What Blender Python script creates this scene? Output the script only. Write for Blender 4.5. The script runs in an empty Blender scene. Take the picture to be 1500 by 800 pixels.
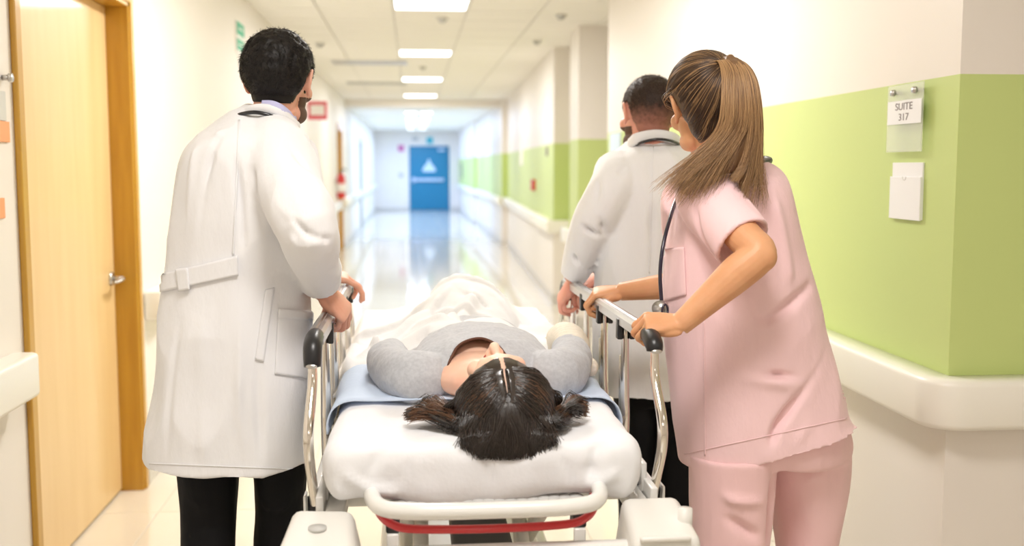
import bpy, bmesh, math, random
import numpy as np
from mathutils import Vector, Matrix, Euler, noise
from mathutils.bvhtree import BVHTree

S = bpy.context.scene
COL = S.collection
rng = np.random.default_rng(7)
random.seed(7)

# ------------------------------------------------------------------ camera
FPX, HC = 1580.0, 1.48
YAW, PITCH = math.atan(.09226), math.atan(.0987)
cam_d = bpy.data.cameras.new('camera')
cam = bpy.data.objects.new('camera', cam_d); COL.objects.link(cam)
cam.location = (0, 0, HC)
cam.rotation_euler = (math.pi/2 - PITCH, 0, -YAW)
cam_d.sensor_width = 36; cam_d.lens = 36*FPX/1500
cam_d.dof.use_dof = True; cam_d.dof.focus_distance = 2.62; cam_d.dof.aperture_fstop = 2.3
cam_d.clip_start = .05
S.camera = cam
# ------------------------------------------------------------------ colour management, world
S.view_settings.view_transform = 'Standard'; S.view_settings.look = 'None'
S.view_settings.gamma = 1; S.view_settings.use_curve_mapping = False
S.view_settings.exposure = 0.10
try:
    S.cycles.use_denoising = True
    S.cycles.max_bounces = 10; S.cycles.diffuse_bounces = 6; S.cycles.glossy_bounces = 4
    S.cycles.transparent_max_bounces = 8
    S.cycles.sample_clamp_indirect = 6; S.cycles.caustics_reflective = False; S.cycles.caustics_refractive = False
except Exception: pass
wd = bpy.data.worlds.new('world'); S.world = wd; wd.use_nodes = True
wd.node_tree.nodes['Background'].inputs[0].default_value = (.9, .93, 1, 1)
wd.node_tree.nodes['Background'].inputs[1].default_value = .4
# lamp tuning: power per 0.6 m panel (W), colours
NEAR_W, MID_W, FAR_W, BACK_W = 58, 36, 84, 26
NEAR_C, MID_C, FAR_C, BACK_C = (1, .965, .93), (1, .98, .97), (.46, .62, 1), (1, .95, .90)

# ------------------------------------------------------------------ projection helpers (pixel + real depth -> world point)
Fv = np.array([math.sin(YAW)*math.cos(PITCH), math.cos(YAW)*math.cos(PITCH), -math.sin(PITCH)])
Rv = np.array([math.cos(YAW), -math.sin(YAW), 0.]); Uv = np.cross(Rv, Fv); Cv = np.array([0, 0, HC])
def ray(px, py): return Fv + Rv*(px-750)/FPX - Uv*(py-400)/FPX
def W(px, py, Y):
    r = ray(px, py); return Cv + r*(Y/r[1])

# ------------------------------------------------------------------ materials
def mat(name, col, rough=.6, metal=0., spec=.5, sss=0., emit=None, es=1., bump=None, var=None, trans=0., alpha=1., coat=0., sheen=0., aniso=0.):
    m = bpy.data.materials.new(name); m.use_nodes = True
    nt = m.node_tree; b = nt.nodes['Principled BSDF']; I = b.inputs
    I['Base Color'].default_value = (*col, 1); I['Roughness'].default_value = rough; I['Metallic'].default_value = metal
    I['Specular IOR Level'].default_value = spec
    if sss: I['Subsurface Weight'].default_value = sss; I['Subsurface Radius'].default_value = (1, .35, .18); I['Subsurface Scale'].default_value = .012
    if emit: I['Emission Color'].default_value = (*emit, 1); I['Emission Strength'].default_value = es
    if trans: I['Transmission Weight'].default_value = trans
    if alpha < 1: I['Alpha'].default_value = alpha
    if coat: I['Coat Weight'].default_value = coat; I['Coat Roughness'].default_value = .08
    if sheen: I['Sheen Weight'].default_value = sheen
    if aniso: I['Anisotropic'].default_value = aniso
    tc = nt.nodes.new('ShaderNodeTexCoord')
    def nz(scale, stretch, detail=3):
        mp = nt.nodes.new('ShaderNodeMapping'); mp.inputs['Scale'].default_value = stretch
        nt.links.new(tc.outputs['Object'], mp.inputs[0])
        n = nt.nodes.new('ShaderNodeTexNoise'); n.inputs['Scale'].default_value = scale; n.inputs['Detail'].default_value = detail
        nt.links.new(mp.outputs[0], n.inputs[0]); return n
    if var:   # (scale, stretch, second colour)
        n = nz(var[0], var[1]); r = nt.nodes.new('ShaderNodeMix'); r.data_type = 'RGBA'
        rp = nt.nodes.new('ShaderNodeMapRange'); rp.inputs[1].default_value = .35; rp.inputs[2].default_value = .65
        nt.links.new(n.outputs[0], rp.inputs[0]); nt.links.new(rp.outputs[0], r.inputs[0])
        r.inputs[6].default_value = (*col, 1); r.inputs[7].default_value = (*var[2], 1)
        nt.links.new(r.outputs[2], I['Base Color'])
    if bump:  # (scale, stretch, strength, distance)
        n = nz(bump[0], bump[1], 4); bp = nt.nodes.new('ShaderNodeBump')
        bp.inputs['Strength'].default_value = bump[2]; bp.inputs['Distance'].default_value = bump[3]
        nt.links.new(n.outputs[0], bp.inputs['Height']); nt.links.new(bp.outputs[0], I['Normal'])
    return m

def band_wall(name, cream, green, z0=.90, z1=1.728):
    m = mat(name, cream, .42, spec=.4, bump=(60, (1, 1, 1), .05, .002))
    nt = m.node_tree; b = nt.nodes['Principled BSDF']
    g = nt.nodes.new('ShaderNodeNewGeometry'); s = nt.nodes.new('ShaderNodeSeparateXYZ'); nt.links.new(g.outputs['Position'], s.inputs[0])
    a = nt.nodes.new('ShaderNodeMath'); a.operation = 'GREATER_THAN'; a.inputs[1].default_value = z0
    c = nt.nodes.new('ShaderNodeMath'); c.operation = 'LESS_THAN'; c.inputs[1].default_value = z1
    d = nt.nodes.new('ShaderNodeMath'); d.operation = 'MULTIPLY'
    nt.links.new(s.outputs[2], a.inputs[0]); nt.links.new(s.outputs[2], c.inputs[0])
    nt.links.new(a.outputs[0], d.inputs[0]); nt.links.new(c.outputs[0], d.inputs[1])
    mx = nt.nodes.new('ShaderNodeMix'); mx.data_type = 'RGBA'
    mx.inputs[6].default_value = (*cream, 1); mx.inputs[7].default_value = (*green, 1)
    nt.links.new(d.outputs[0], mx.inputs[0]); nt.links.new(mx.outputs[2], b.inputs['Base Color'])
    return m

CREAM = (.81, .765, .715)
M = {
 'wall': mat('wall_paint', CREAM, .5, spec=.35, bump=(60, (1, 1, 1), .05, .002)),
 'band': band_wall('wall_paint_green_band', CREAM, (.55, .66, .25)),
 'ceil': mat('ceiling_board', (.87, .845, .80), .85, bump=(140, (1, 1, 1), .15, .002)),
 'grid': mat('ceiling_grid', (.70, .68, .65), .6),
 'tile': mat('floor_tile', (.74, .69, .60), .06, spec=.5, var=(1.2, (1, 1, 1), (.78, .73, .64))),
 'grout': mat('floor_grout', (.50, .46, .40), .4),
 'base': mat('baseboard', (.60, .57, .53), .35),
 'rail': mat('bumper_rail', (.86, .84, .77), .32, spec=.5),
 'wood': mat('door_wood', (.72, .50, .24), .38, coat=.15, var=(3.5, (3, 3, .35), (.76, .545, .28)), bump=(40, (6, 6, .4), .05, .001)),
 'jamb': mat('jamb_wood', (.56, .31, .035), .35, coat=.2, var=(6, (5, 5, .4), (.48, .25, .025)), bump=(40, (6, 6, .4), .08, .001)),
 'chrome': mat('chrome', (.80, .76, .70), .14, 1.),
 'steel': mat('brushed_steel', (.58, .57, .56), .28, 1.),
 'alu': mat('aluminium_rail', (.56, .56, .57), .33, .85),
 'black': mat('black_plastic', (.012, .012, .014), .35),
 'white': mat('white_enamel', (.76, .755, .73), .25, coat=.3),
 'whitep': mat('white_plastic', (.75, .74, .70), .38),
 'red': mat('red_hose', (.55, .015, .02), .3, coat=.4),
 'coat': mat('coat_cotton', (.81, .815, .84), .85, spec=.2, sheen=.15, bump=(22, (1, 1, .45), .38, .012)),
 'coat2': mat('coat_cotton_far', (.82, .83, .85), .85, spec=.2, sheen=.15, bump=(22, (1, 1, .45), .38, .012)),
 'pink': mat('pink_scrubs', (.88, .62, .645), .85, spec=.2, sheen=.2, bump=(20, (1, 1, .5), .38, .012)),
 'pinktr': mat('pink_trousers', (.86, .58, .595), .85, spec=.2, sheen=.2, bump=(18, (1, 1, .4), .3, .012)),
 'trousers': mat('black_trousers', (.006, .006, .007), .8, spec=.2, bump=(20, (1, 1, .6), .3, .012)),
 'lav': mat('lavender_shirt', (.52, .52, .78), .8),
 'skin1': mat('skin_fair', (.72, .36, .25), .5, sss=.25, spec=.35, var=(14, (1, 1, 1), (.76, .42, .31)), bump=(160, (1, 1, 1), .12, .002)),
 'skin2': mat('skin_ruddy', (.72, .31, .23), .5, sss=.25, spec=.35, var=(14, (1, 1, 1), (.74, .38, .28)), bump=(160, (1, 1, 1), .12, .002)),
 'skin3': mat('skin_tan', (.64, .32, .16), .46, sss=.25, spec=.35, var=(14, (1, 1, 1), (.70, .37, .20)), bump=(160, (1, 1, 1), .12, .002)),
 'skin4': mat('skin_pale', (.82, .50, .37), .5, sss=.25, spec=.35, var=(14, (1, 1, 1), (.85, .56, .43)), bump=(160, (1, 1, 1), .1, .002)),
 'lips': mat('lips', (.50, .13, .12), .4, sss=.1),
 'eye': mat('eye_white', (.85, .83, .80), .15), 'iris': mat('iris', (.07, .035, .015), .1),
 'hairblk': mat('hair_black', (.009, .007, .006), .55, spec=.3),
 'hairbrn': mat('hair_dark_brown', (.055, .032, .022), .45, spec=.45),
 'hairfade': mat('hair_faded_sides', (.24, .115, .085), .6, spec=.3),
 'beard': mat('beard_brown', (.10, .05, .03), .7),
 'hairlong': mat('hair_long_dark', (.017, .010, .007), .24, spec=.9),
 'hairtip': mat('hair_brown_tips', (.14, .065, .032), .38, spec=.5),
 'hairn': mat('hair_nurse_dark', (.075, .042, .024), .38, spec=.5),
 'pony': mat('hair_ponytail', (.41, .24, .11), .42, spec=.5),
 'ponyd': mat('hair_ponytail_dark', (.17, .09, .042), .42, spec=.5),
 'grey': mat('grey_jersey', (.46, .475, .51), .9, spec=.15, sheen=.2, var=(120, (1, 1, 1), (.53, .545, .58)), bump=(60, (1, 1, 1), .25, .004)),
 'goldhair': mat('hair_gold', (.52, .33, .16), .34),
 'trim': mat('brown_binding', (.12, .05, .03), .8),
 'sheet': mat('white_sheet', (.79, .80, .83), .85, spec=.2, sheen=.1, bump=(16, (1, 1, 1), .3, .012)),
 'blanket': mat('white_blanket', (.80, .81, .83), .9, spec=.15, sheen=.2, bump=(20, (1, 1, 1), .25, .012)),
 'bsheet': mat('pale_blue_sheet', (.56, .66, .82), .8, bump=(14, (1, 1, 1), .3, .01)),
 'bandage': mat('cream_bandage', (.86, .80, .69), .9, bump=(90, (1, 4, 1), .4, .004)),
 'tube': mat('black_tubing', (.010, .010, .014), .25, coat=.3),
 'navy': mat('navy_tubing', (.02, .018, .04), .3, coat=.3),
 'paper': mat('paper', (.86, .86, .88), .7), 'ink': mat('ink', (.22, .19, .2), .7), 'greyink': mat('grey_paint_mark', (.55, .55, .53), .5),
 'acryl': mat('clear_acrylic', (.93, .96, .92), .08, alpha=.32, spec=.6),
 'orange': mat('orange_card', (.85, .36, .16), .6), 'greycard': mat('grey_card', (.6, .6, .57), .6),
 'greensign': mat('green_sign', (.02, .42, .24), .5), 'redsign': mat('red_sign', (.72, .12, .16), .5), 'signwhite': mat('sign_white', (.85, .82, .8), .5),
 'bdoor': mat('blue_door_paint', (.001, .18, .34), .4), 'bar': mat('push_bar', (.50, .62, .80), .4), 'cyan': mat('cyan_sign', (.02, .42, .52), .5),
 'extred': mat('extinguisher_red', (.6, .02, .02), .3, coat=.3), 'vent': mat('vent_grey', (.5, .5, .49), .6), 'rubber': mat('rubber_tyre', (.08, .08, .085), .6),
 'shoeblk': mat('black_shoe', (.012, .012, .012), .35), 'shoew': mat('white_shoe', (.8, .8, .8), .5), 'shoeblue': mat('blue_shoe', (.02, .05, .12), .6),
 'pinkcap': mat('pale_blue_mark', (.6, .72, .85), .5),
}
def lampmat(name, c, s):
    m = bpy.data.materials.new(name); m.use_nodes = True; nt = m.node_tree
    nt.nodes.remove(nt.nodes['Principled BSDF']); e = nt.nodes.new('ShaderNodeEmission')
    e.inputs[0].default_value = (*c, 1); e.inputs[1].default_value = s
    nt.links.new(e.outputs[0], nt.nodes['Material Output'].inputs[0]); return m
def gradhair(name, top, low, z0, z1):
    m = mat(name, top, .6, spec=.3); nt = m.node_tree; b = nt.nodes['Principled BSDF']
    g = nt.nodes.new('ShaderNodeTexCoord'); s = nt.nodes.new('ShaderNodeSeparateXYZ'); nt.links.new(g.outputs['Object'], s.inputs[0])
    n = nt.nodes.new('ShaderNodeTexNoise'); n.inputs['Scale'].default_value = 90; nt.links.new(g.outputs['Object'], n.inputs[0])
    a = nt.nodes.new('ShaderNodeMath'); a.operation = 'MULTIPLY_ADD'; a.inputs[1].default_value = .06; nt.links.new(n.outputs[0], a.inputs[0]); nt.links.new(s.outputs[2], a.inputs[2])
    r = nt.nodes.new('ShaderNodeMapRange'); r.inputs[1].default_value = z0+.03; r.inputs[2].default_value = z1+.03; nt.links.new(a.outputs[0], r.inputs[0])
    x = nt.nodes.new('ShaderNodeMix'); x.data_type = 'RGBA'; x.inputs[6].default_value = (*low, 1); x.inputs[7].default_value = (*top, 1)
    nt.links.new(r.outputs[0], x.inputs[0]); nt.links.new(x.outputs[2], b.inputs['Base Color']); return m
M['cropped'] = gradhair('hair_cropped', (.035, .020, .014), (.36, .16, .115), 1.605, 1.675)
M['lampn'] = lampmat('lamp_diffuser', (1, .97, .93), 6); M['lampf'] = lampmat('lamp_diffuser_cool', (.88, .94, 1), 6)

# ------------------------------------------------------------------ object helpers
def wl(o):
    v = Vector((0, 0, 0))
    while o: v += o.location; o = o.parent
    return v
def setp(o, **k):
    for a, b in k.items():
        if b is not None: o[a] = b
def obj(name, data, parent=None, loc=None):
    o = bpy.data.objects.new(name, data); COL.objects.link(o)
    if parent: o.parent = parent
    if loc is not None: o.location = loc
    return o
def meshobj(name, vf, m, parent=None, smooth=True, **props):
    """vf in world coordinates; stored relative to the parent's origin"""
    v = np.asarray(vf[0], float)
    if parent: v = v - np.array(wl(parent))
    me = bpy.data.meshes.new(name); me.from_pydata(v.tolist(), [], [list(f) for f in vf[1]])
    if smooth: me.polygons.foreach_set('use_smooth', [True]*len(me.polygons))
    me.materials.append(m); me.update()
    o = obj(name, me, parent); setp(o, **props); return o
def root(name, label, cat, loc, group=None):
    o = bpy.data.objects.new(name, None); COL.objects.link(o); o.location = loc; o.empty_display_size = .1
    setp(o, label=label, category=cat, group=group); return o
def joinvf(parts):
    V, F, n = [], [], 0
    for v, f in parts:
        v = np.asarray(v, float); V.append(v); F += [tuple(i+n for i in q) for q in f]; n += len(v)
    return np.vstack(V), F
def box(x0, x1, y0, y1, z0, z1):
    v = [(x, y, z) for x in (x0, x1) for y in (y0, y1) for z in (z0, z1)]
    return np.array(v, float), [(0, 1, 3, 2), (4, 6, 7, 5), (0, 4, 5, 1), (2, 3, 7, 6), (0, 2, 6, 4), (1, 5, 7, 3)]
def bevel(vf, w, seg=2):
    bm = bmesh.new(); vs = [bm.verts.new(p) for p in vf[0]]
    for f in vf[1]: bm.faces.new([vs[i] for i in f])
    bmesh.ops.recalc_face_normals(bm, faces=bm.faces)
    bmesh.ops.bevel(bm, geom=bm.edges[:], offset=w, segments=seg, affect='EDGES', profile=.5)
    bm.verts.index_update()
    r = np.array([v.co[:] for v in bm.verts]), [tuple(v.index for v in f.verts) for f in bm.faces]; bm.free(); return r
def bbox(x0, x1, y0, y1, z0, z1, w=.004, seg=2): return bevel(box(x0, x1, y0, y1, z0, z1), w, seg)
def loft(rings, cap=True, closed=False):
    rings = [np.asarray(r, float) for r in rings]; n = len(rings[0]); V = np.vstack(rings); F = []
    L = len(rings)
    for i in range(L if closed else L-1):
        j = (i+1) % L
        for k in range(n):
            k2 = (k+1) % n; F.append((i*n+k, i*n+k2, j*n+k2, j*n+k))
    if cap and not closed:
        F.append(tuple(range(n-1, -1, -1))); F.append(tuple((L-1)*n+k for k in range(n)))
    return V, F
def spline(pts, n):
    """Catmull-Rom resample of rows (any dims)"""
    P = np.asarray(pts, float); m = len(P)
    if m == 2: t = np.linspace(0, 1, n)[:, None]; return P[0]*(1-t)+P[1]*t
    Q = np.vstack([2*P[0]-P[1], P, 2*P[-1]-P[-2]]); out = []
    for t in np.linspace(0, m-1, n):
        i = min(int(t), m-2); u = t-i; a, b, c, d = Q[i], Q[i+1], Q[i+2], Q[i+3]
        out.append(.5*((2*b)+(c-a)*u+(2*a-5*b+4*c-d)*u*u+(3*b-a-3*c+d)*u**3))
    return np.array(out)
def tube(pts, rad, seg=12, n=None, flat=1., up=None, round_ends=False):
    P = np.asarray(pts, float); R = np.broadcast_to(np.asarray(rad, float), (len(P),)) if np.ndim(rad) == 0 else np.asarray(rad, float)
    if n: q = spline(np.column_stack([P, R]), n); P, R = q[:, :3], np.maximum(q[:, 3], 1e-4)
    if round_ends:
        d0 = P[0]-P[1]; d0 /= np.linalg.norm(d0)+1e-9; d1 = P[-1]-P[-2]; d1 /= np.linalg.norm(d1)+1e-9
        a = [P[0]+d0*R[0]*.95, P[0]+d0*R[0]*.7]; b = [P[-1]+d1*R[-1]*.7, P[-1]+d1*R[-1]*.95]
        P = np.vstack([a, P, b]); R = np.concatenate([[R[0]*.25, R[0]*.7], R, [R[-1]*.7, R[-1]*.25]])
    T = np.gradient(P, axis=0); T /= np.linalg.norm(T, axis=1)[:, None]+1e-12
    u = np.array(up, float) if up is not None else (np.array([0, 0, 1.]) if abs(T[0][2]) < .9 else np.array([1., 0, 0]))
    rings = []; ang = np.linspace(0, 2*math.pi, seg, endpoint=False)
    for p, r, t in zip(P, R, T):
        a = np.cross(t, u); a /= np.linalg.norm(a)+1e-12; b = np.cross(a, t)
        if up is None: u = b
        rings.append(p + r*(np.cos(ang)[:, None]*a + flat*np.sin(ang)[:, None]*b))
    return loft(rings)
def ellip(c, r, rot=None, nu=20, nv=12):
    th = np.linspace(0, 2*math.pi, nu, endpoint=False); V = [(0, 0, -1.)]
    for i in range(1, nv):
        ph = -math.pi/2 + math.pi*i/nv
        V += [(math.cos(t)*math.cos(ph), math.sin(t)*math.cos(ph), math.sin(ph)) for t in th]
    V.append((0, 0, 1.)); V = np.array(V)*np.array(r)
    if rot is not None: V = V @ np.array(Euler(rot).to_matrix()).T
    V = V + np.array(c); F = []
    for k in range(nu): F.append((0, 1+(k+1) % nu, 1+k))
    for i in range(nv-2):
        for k in range(nu): a = 1+i*nu+k; b = 1+i*nu+(k+1) % nu; F.append((a, b, b+nu, a+nu))
    t = len(V)-1
    for k in range(nu): F.append((t, t-nu+k, t-nu+(k+1) % nu))
    return V, F
def xf(vf, Mx):
    Mx = np.array(Mx); return np.asarray(vf[0]) @ Mx[:3, :3].T + Mx[:3, 3], vf[1]
def cyl(p0, p1, r, seg=16, r2=None): return tube([p0, p1], [r, r if r2 is None else r2], seg)
def prism(poly, z0, z1):
    n = len(poly); V = np.array([(x, y, z0) for x, y in poly]+[(x, y, z1) for x, y in poly], float)
    F = [tuple(range(n-1, -1, -1)), tuple(range(n, 2*n))]+[(i, (i+1) % n, n+(i+1) % n, n+i) for i in range(n)]
    return V, F
def remesh(pieces, voxel, smooth=3, fac=.5):
    v, f = joinvf(pieces)
    me = bpy.data.meshes.new('tmp'); me.from_pydata(v.tolist(), [], f)
    o = bpy.data.objects.new('tmp', me); COL.objects.link(o)
    r = o.modifiers.new('r', 'REMESH'); r.mode = 'VOXEL'; r.voxel_size = voxel; r.adaptivity = 0
    if smooth: s = o.modifiers.new('s', 'SMOOTH'); s.factor = fac; s.iterations = smooth
    dg = bpy.context.evaluated_depsgraph_get(); dg.update()
    e = o.evaluated_get(dg); m2 = e.to_mesh()
    n = len(m2.vertices); V = np.empty(n*3); m2.vertices.foreach_get('co', V); V = V.reshape(-1, 3)
    N = np.empty(n*3); m2.vertices.foreach_get('normal', N); N = N.reshape(-1, 3)
    L = np.empty(len(m2.loops), int); m2.loops.foreach_get('vertex_index', L)
    st = np.empty(len(m2.polygons), int); m2.polygons.foreach_get('loop_start', st)
    tt = np.empty(len(m2.polygons), int); m2.polygons.foreach_get('loop_total', tt)
    F = [tuple(L[a:a+b]) for a, b in zip(st.tolist(), tt.tolist())] if (tt != 4).any() else list(map(tuple, L.reshape(-1, 4).tolist()))
    e.to_mesh_clear(); bpy.data.objects.remove(o); bpy.data.meshes.remove(me)
    return V, F, N
def creases(V, N, segs):
    """ridges (+) and folds (-) along polylines: (points, width, amp)"""
    D = np.zeros(len(V))
    for pts, w, amp in segs:
        pts = np.asarray(pts, float)
        if len(pts) > 2: pts = spline(pts, 3*len(pts))
        best = np.full(len(V), 9.); bt = np.zeros(len(V)); L = len(pts)-1
        for i in range(L):
            a, b = pts[i], pts[i+1]; ab = b-a; t = np.clip(((V-a)@ab)/(ab@ab+1e-12), 0, 1)
            d = np.linalg.norm(V-a-t[:, None]*ab, axis=1); k = d < best; best[k] = d[k]; bt[k] = (i+t[k])/L
        tp = np.clip(np.minimum(bt, 1-bt)*5+.15, 0, 1)
        w, amp = w*.85, amp*(1.9 if amp < 0 else 1.4)
        D += amp*np.exp(-(best/w)**2)*tp
    return V + N*D[:, None]
def fbm(V, sc, seed=0.):
    q = V*np.asarray(sc)+seed
    return np.array([noise.noise(p) for p in q.tolist()])
def facemask(vf, keep):
    """keep faces whose verts all satisfy keep (bool array)"""
    V, F = vf[0], vf[1]; F = [f for f in F if all(keep[i] for i in f)]
    idx = -np.ones(len(V), int); used = sorted({i for f in F for i in f}); idx[used] = range(len(used))
    return V[used], [tuple(idx[i] for i in f) for f in F], np.array(used, int)
def shell(V, F, N, th):
    """open patch -> closed shell of thickness th (array or float) along N"""
    n = len(V); V2 = np.vstack([V + N*(np.asarray(th)[:, None] if np.ndim(th) else th), V])
    E = {}
    for f in F:
        for a, b in zip(f, f[1:]+f[:1]): E[(a, b)] = E.get((a, b), 0)+1
    FF = list(F)+[tuple(i+n for i in f[::-1]) for f in F]
    for (a, b) in E:
        if (b, a) not in E: FF.append((b, a, a+n, b+n))
    return V2, FF
def project_patch(bvh, quad, nx, ny, off=.002, th=.003, bulge=0):
    """grid of photo pixels cast onto a built surface: a real sewn-on piece lying on that surface"""
    q = [np.array(p, float) for p in quad]; P = []; last = None
    for j in range(ny+1):
        v = j/ny
        for i in range(nx+1):
            u = i/nx; p = (q[0]*(1-u)+q[1]*u)*(1-v)+(q[3]*(1-u)+q[2]*u)*v
            d = ray(*p); d = d/np.linalg.norm(d)
            h = bvh.ray_cast(Vector(Cv), Vector(d))
            if h[0] is None: c, nn = last if last else (Cv+d*2.7, -d)
            else: c, nn = np.array(h[0]), np.array(h[1]); last = (c, nn)
            P.append((c, nn))
    C = np.array([p[0] for p in P]); Nn = np.array([p[1] for p in P]); g = C.reshape(ny+1, nx+1, 3)
    F = [(j*(nx+1)+i, (j+1)*(nx+1)+i, (j+1)*(nx+1)+i+1, j*(nx+1)+i+1) for j in range(ny) for i in range(nx)]
    back = -np.array([ray(750, 400)]); 
    if np.mean(Nn@back[0]) < 0: Nn = -Nn
    return shell(C+Nn*off, F, Nn, th)
def bvh_of(vf): return BVHTree.FromPolygons([Vector(p) for p in vf[0]], vf[1])
def strands(name, paths, r0, m, parent, tip=.3, **props):
    """paths (N,K,3) world -> one hair-curves object of real round strands"""
    N, K, _ = paths.shape; hc = bpy.data.hair_curves.new(name); hc.add_curves([K]*N)
    P = paths.reshape(-1, 3) - (np.array(wl(parent)) if parent else 0)
    hc.points.foreach_set('position', P.astype(np.float32).ravel())
    rad = np.tile(r0*np.linspace(1, tip, K), N).astype(np.float32)
    at = hc.attributes.get('radius') or hc.attributes.new('radius', 'FLOAT', 'POINT'); at.data.foreach_set('value', rad)
    hc.materials.append(m); o = obj(name, hc, parent); setp(o, kind='stuff', **props); return o
def text(name, s, size, Mx, m, parent, ext=.0004, align='CENTER'):
    c = bpy.data.curves.new(name, 'FONT'); c.body = s; c.size = size; c.extrude = ext; c.align_x = align; c.align_y = 'CENTER'
    o = bpy.data.objects.new(name, c); COL.objects.link(o); c.materials.append(m)
    dg = bpy.context.evaluated_depsgraph_get(); dg.update()
    me = bpy.data.meshes.new_from_object(o.evaluated_get(dg)); bpy.data.objects.remove(o)
    me.transform(Mx); me.transform(Matrix.Translation(-wl(parent))); return obj(name, me, parent)

# ================================================================== SETTING
XL, CZ, YB, YE, XR = -1.25, 2.75, -3.6, 36.6, 3.6
def struct(name, vf, m, parent=None, smooth=False, **k):
    o = meshobj(name, vf, m, parent, smooth, **k)
    if not parent: o['kind'] = 'structure'
    return o
floor = struct('floor', box(XL-.4, XR+.2, YB-.1, YE+.1, -.12, -.004), M['grout'])
ceil = struct('ceiling', box(XL-.4, XR+.2, YB-.1, 20.698, CZ+.004, CZ+.14), M['grid'])
ceil2 = struct('ceiling_far', box(XL-.4, XR-.9, 20.95, YE+.1, 2.67, CZ+.14), M['ceil'])
# polished floor tiles, 0.6 m, joints at the photographed positions
tm = bbox(.0015, .5985, .0015, .5985, -.006, 0, .0015, 1)
tme = bpy.data.meshes.new('floor_tile'); tme.from_pydata(tm[0].tolist(), [], tm[1]); tme.materials.append(M['tile'])
far_t = []
for j in range(-13, 54):
    for i in range(-1, 8):
        x, y = -1.10+.6*i, 4.64+.6*j
        if x > 1.9 and y > 2.9: continue
        if y < 1.2 or y > 21:
            far_t.append((tm[0]+np.array([x, y, 0]), tm[1])); continue
        o = obj('floor_tile', tme, floor, (x, y, 0))
v, f = joinvf(far_t); o = meshobj('floor_tiling', (v, f), M['tile'], floor, False, kind='stuff')
# ceiling boards 0.6 m in a thin grid; gaps where the lamps sit
LX = .16
lamp_y = [-2.35, 1.31, 4.97, 8.62, 12.28, 15.94, 19.60]
cm = bbox(.006, .594, .006, .594, 0, .012, .003, 1)
cme = bpy.data.meshes.new('ceiling_board'); cme.from_pydata(cm[0].tolist(), [], cm[1]); cme.materials.append(M['ceil'])
far_c = []
for j in range(-21, 21):
    for i in range(-3, 7):
        x, y = LX-.3+.6*i, 8.62-.3+.61*j
        if y+.6 > 20.7 or y < YB or x < XL-.35: continue
        if i == 0 and any(abs(y+.3-l) < .25 for l in lamp_y): continue
        if y < 6 or x > 2.5:
            far_c.append((cm[0]+np.array([x, y, CZ-.008]), cm[1])); continue
        obj('ceiling_board', cme, ceil, (x, y, CZ-.008))
for i in range(-3, 4): far_c.append((cm[0]*[1, .30, 1]+np.array([LX-.3+.6*i, 20.515, CZ-.008]), cm[1]))
v, f = joinvf(far_c); meshobj('ceiling_boarding', (v, f), M['ceil'], ceil, False, kind='stuff')
# left wall with door opening Y 3.60..4.99
DY0, DY1, DZ = 3.60, 4.995, 2.21
struct('wall_left', joinvf([box(XL-.3, XL, YB, DY0, 0, CZ), box(XL-.3, XL, DY1, 18.5, 0, CZ), box(XL-.3, XL, DY0, DY1, DZ, CZ),
    box(XL-.3, XL, 19.45, 26.2, 0, CZ), box(XL-.3, XL, 18.5, 19.45, 2.13, CZ), box(XL-.3, XL, 27.2, YE, 0, CZ), box(XL-.3, XL, 26.2, 27.2, 2.1, CZ),
    box(XL-.3, XL-.25, DY0, DY1, 0, DZ), box(XL-.3, XL-.25, 18.5, 19.45, 0, 2.13), box(XL-.3, XL-.25, 26.2, 27.2, 0, 2.1)]), M['wall'])
struct('wall_back', box(XL-.3, XR+.2, YB-.15, YB, 0, CZ), M['wall'])
struct('wall_far', box(XL-.3, 3, YE, YE+.15, 0, CZ), M['wall'])
struct('wall_lobby', box(XR, XR+.15, YB, 3, 0, CZ), M['wall'])
AX, AY0, AY1 = 1.47, 2.815, 8.09
struct('wall_right', prism([(AX, AY0), (XR+.1, AY0), (XR+.1, AY0+.2), (AX+.2, AY0+.2), (AX+.2, AY1), (AX, AY1)], 0, CZ), M['band'])
struct('wall_alcove', joinvf([box(AX+.2, 3.2, AY1-.12, AY1, 0, CZ), box(3.1, 3.2, AY1, 9.77, 0, CZ)]), M['wall'])
struct('wall_pier', prism([(1.505, 9.77), (3.2, 9.77), (3.2, 9.95), (1.80, 9.95), (1.80, 10.3), (1.505, 10.3)], 0, CZ), M['band'])
struct('wall_niche', box(1.80, 1.9, 10.3, 11.55, 0, CZ), M['band'])
struct('wall_right_far', prism([(1.516, 11.55), (1.95, 11.55), (2.1, 20.4), (1.80, 20.4)], 0, CZ), M['band'])
struct('wall_right_end', prism([(1.69, 20.4), (2.3, 20.4), (2.3, 28), (1.67, 28)], 0, CZ), M['band'])
struct('wall_right_last', prism([(1.60, 28), (2.3, 28), (2.3, YE), (1.575, YE)], 0, CZ), M['band'])
struct('beam', box(XL, 1.85, 20.7, 21.0, 2.60, CZ+.1), M['wall'])
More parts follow.
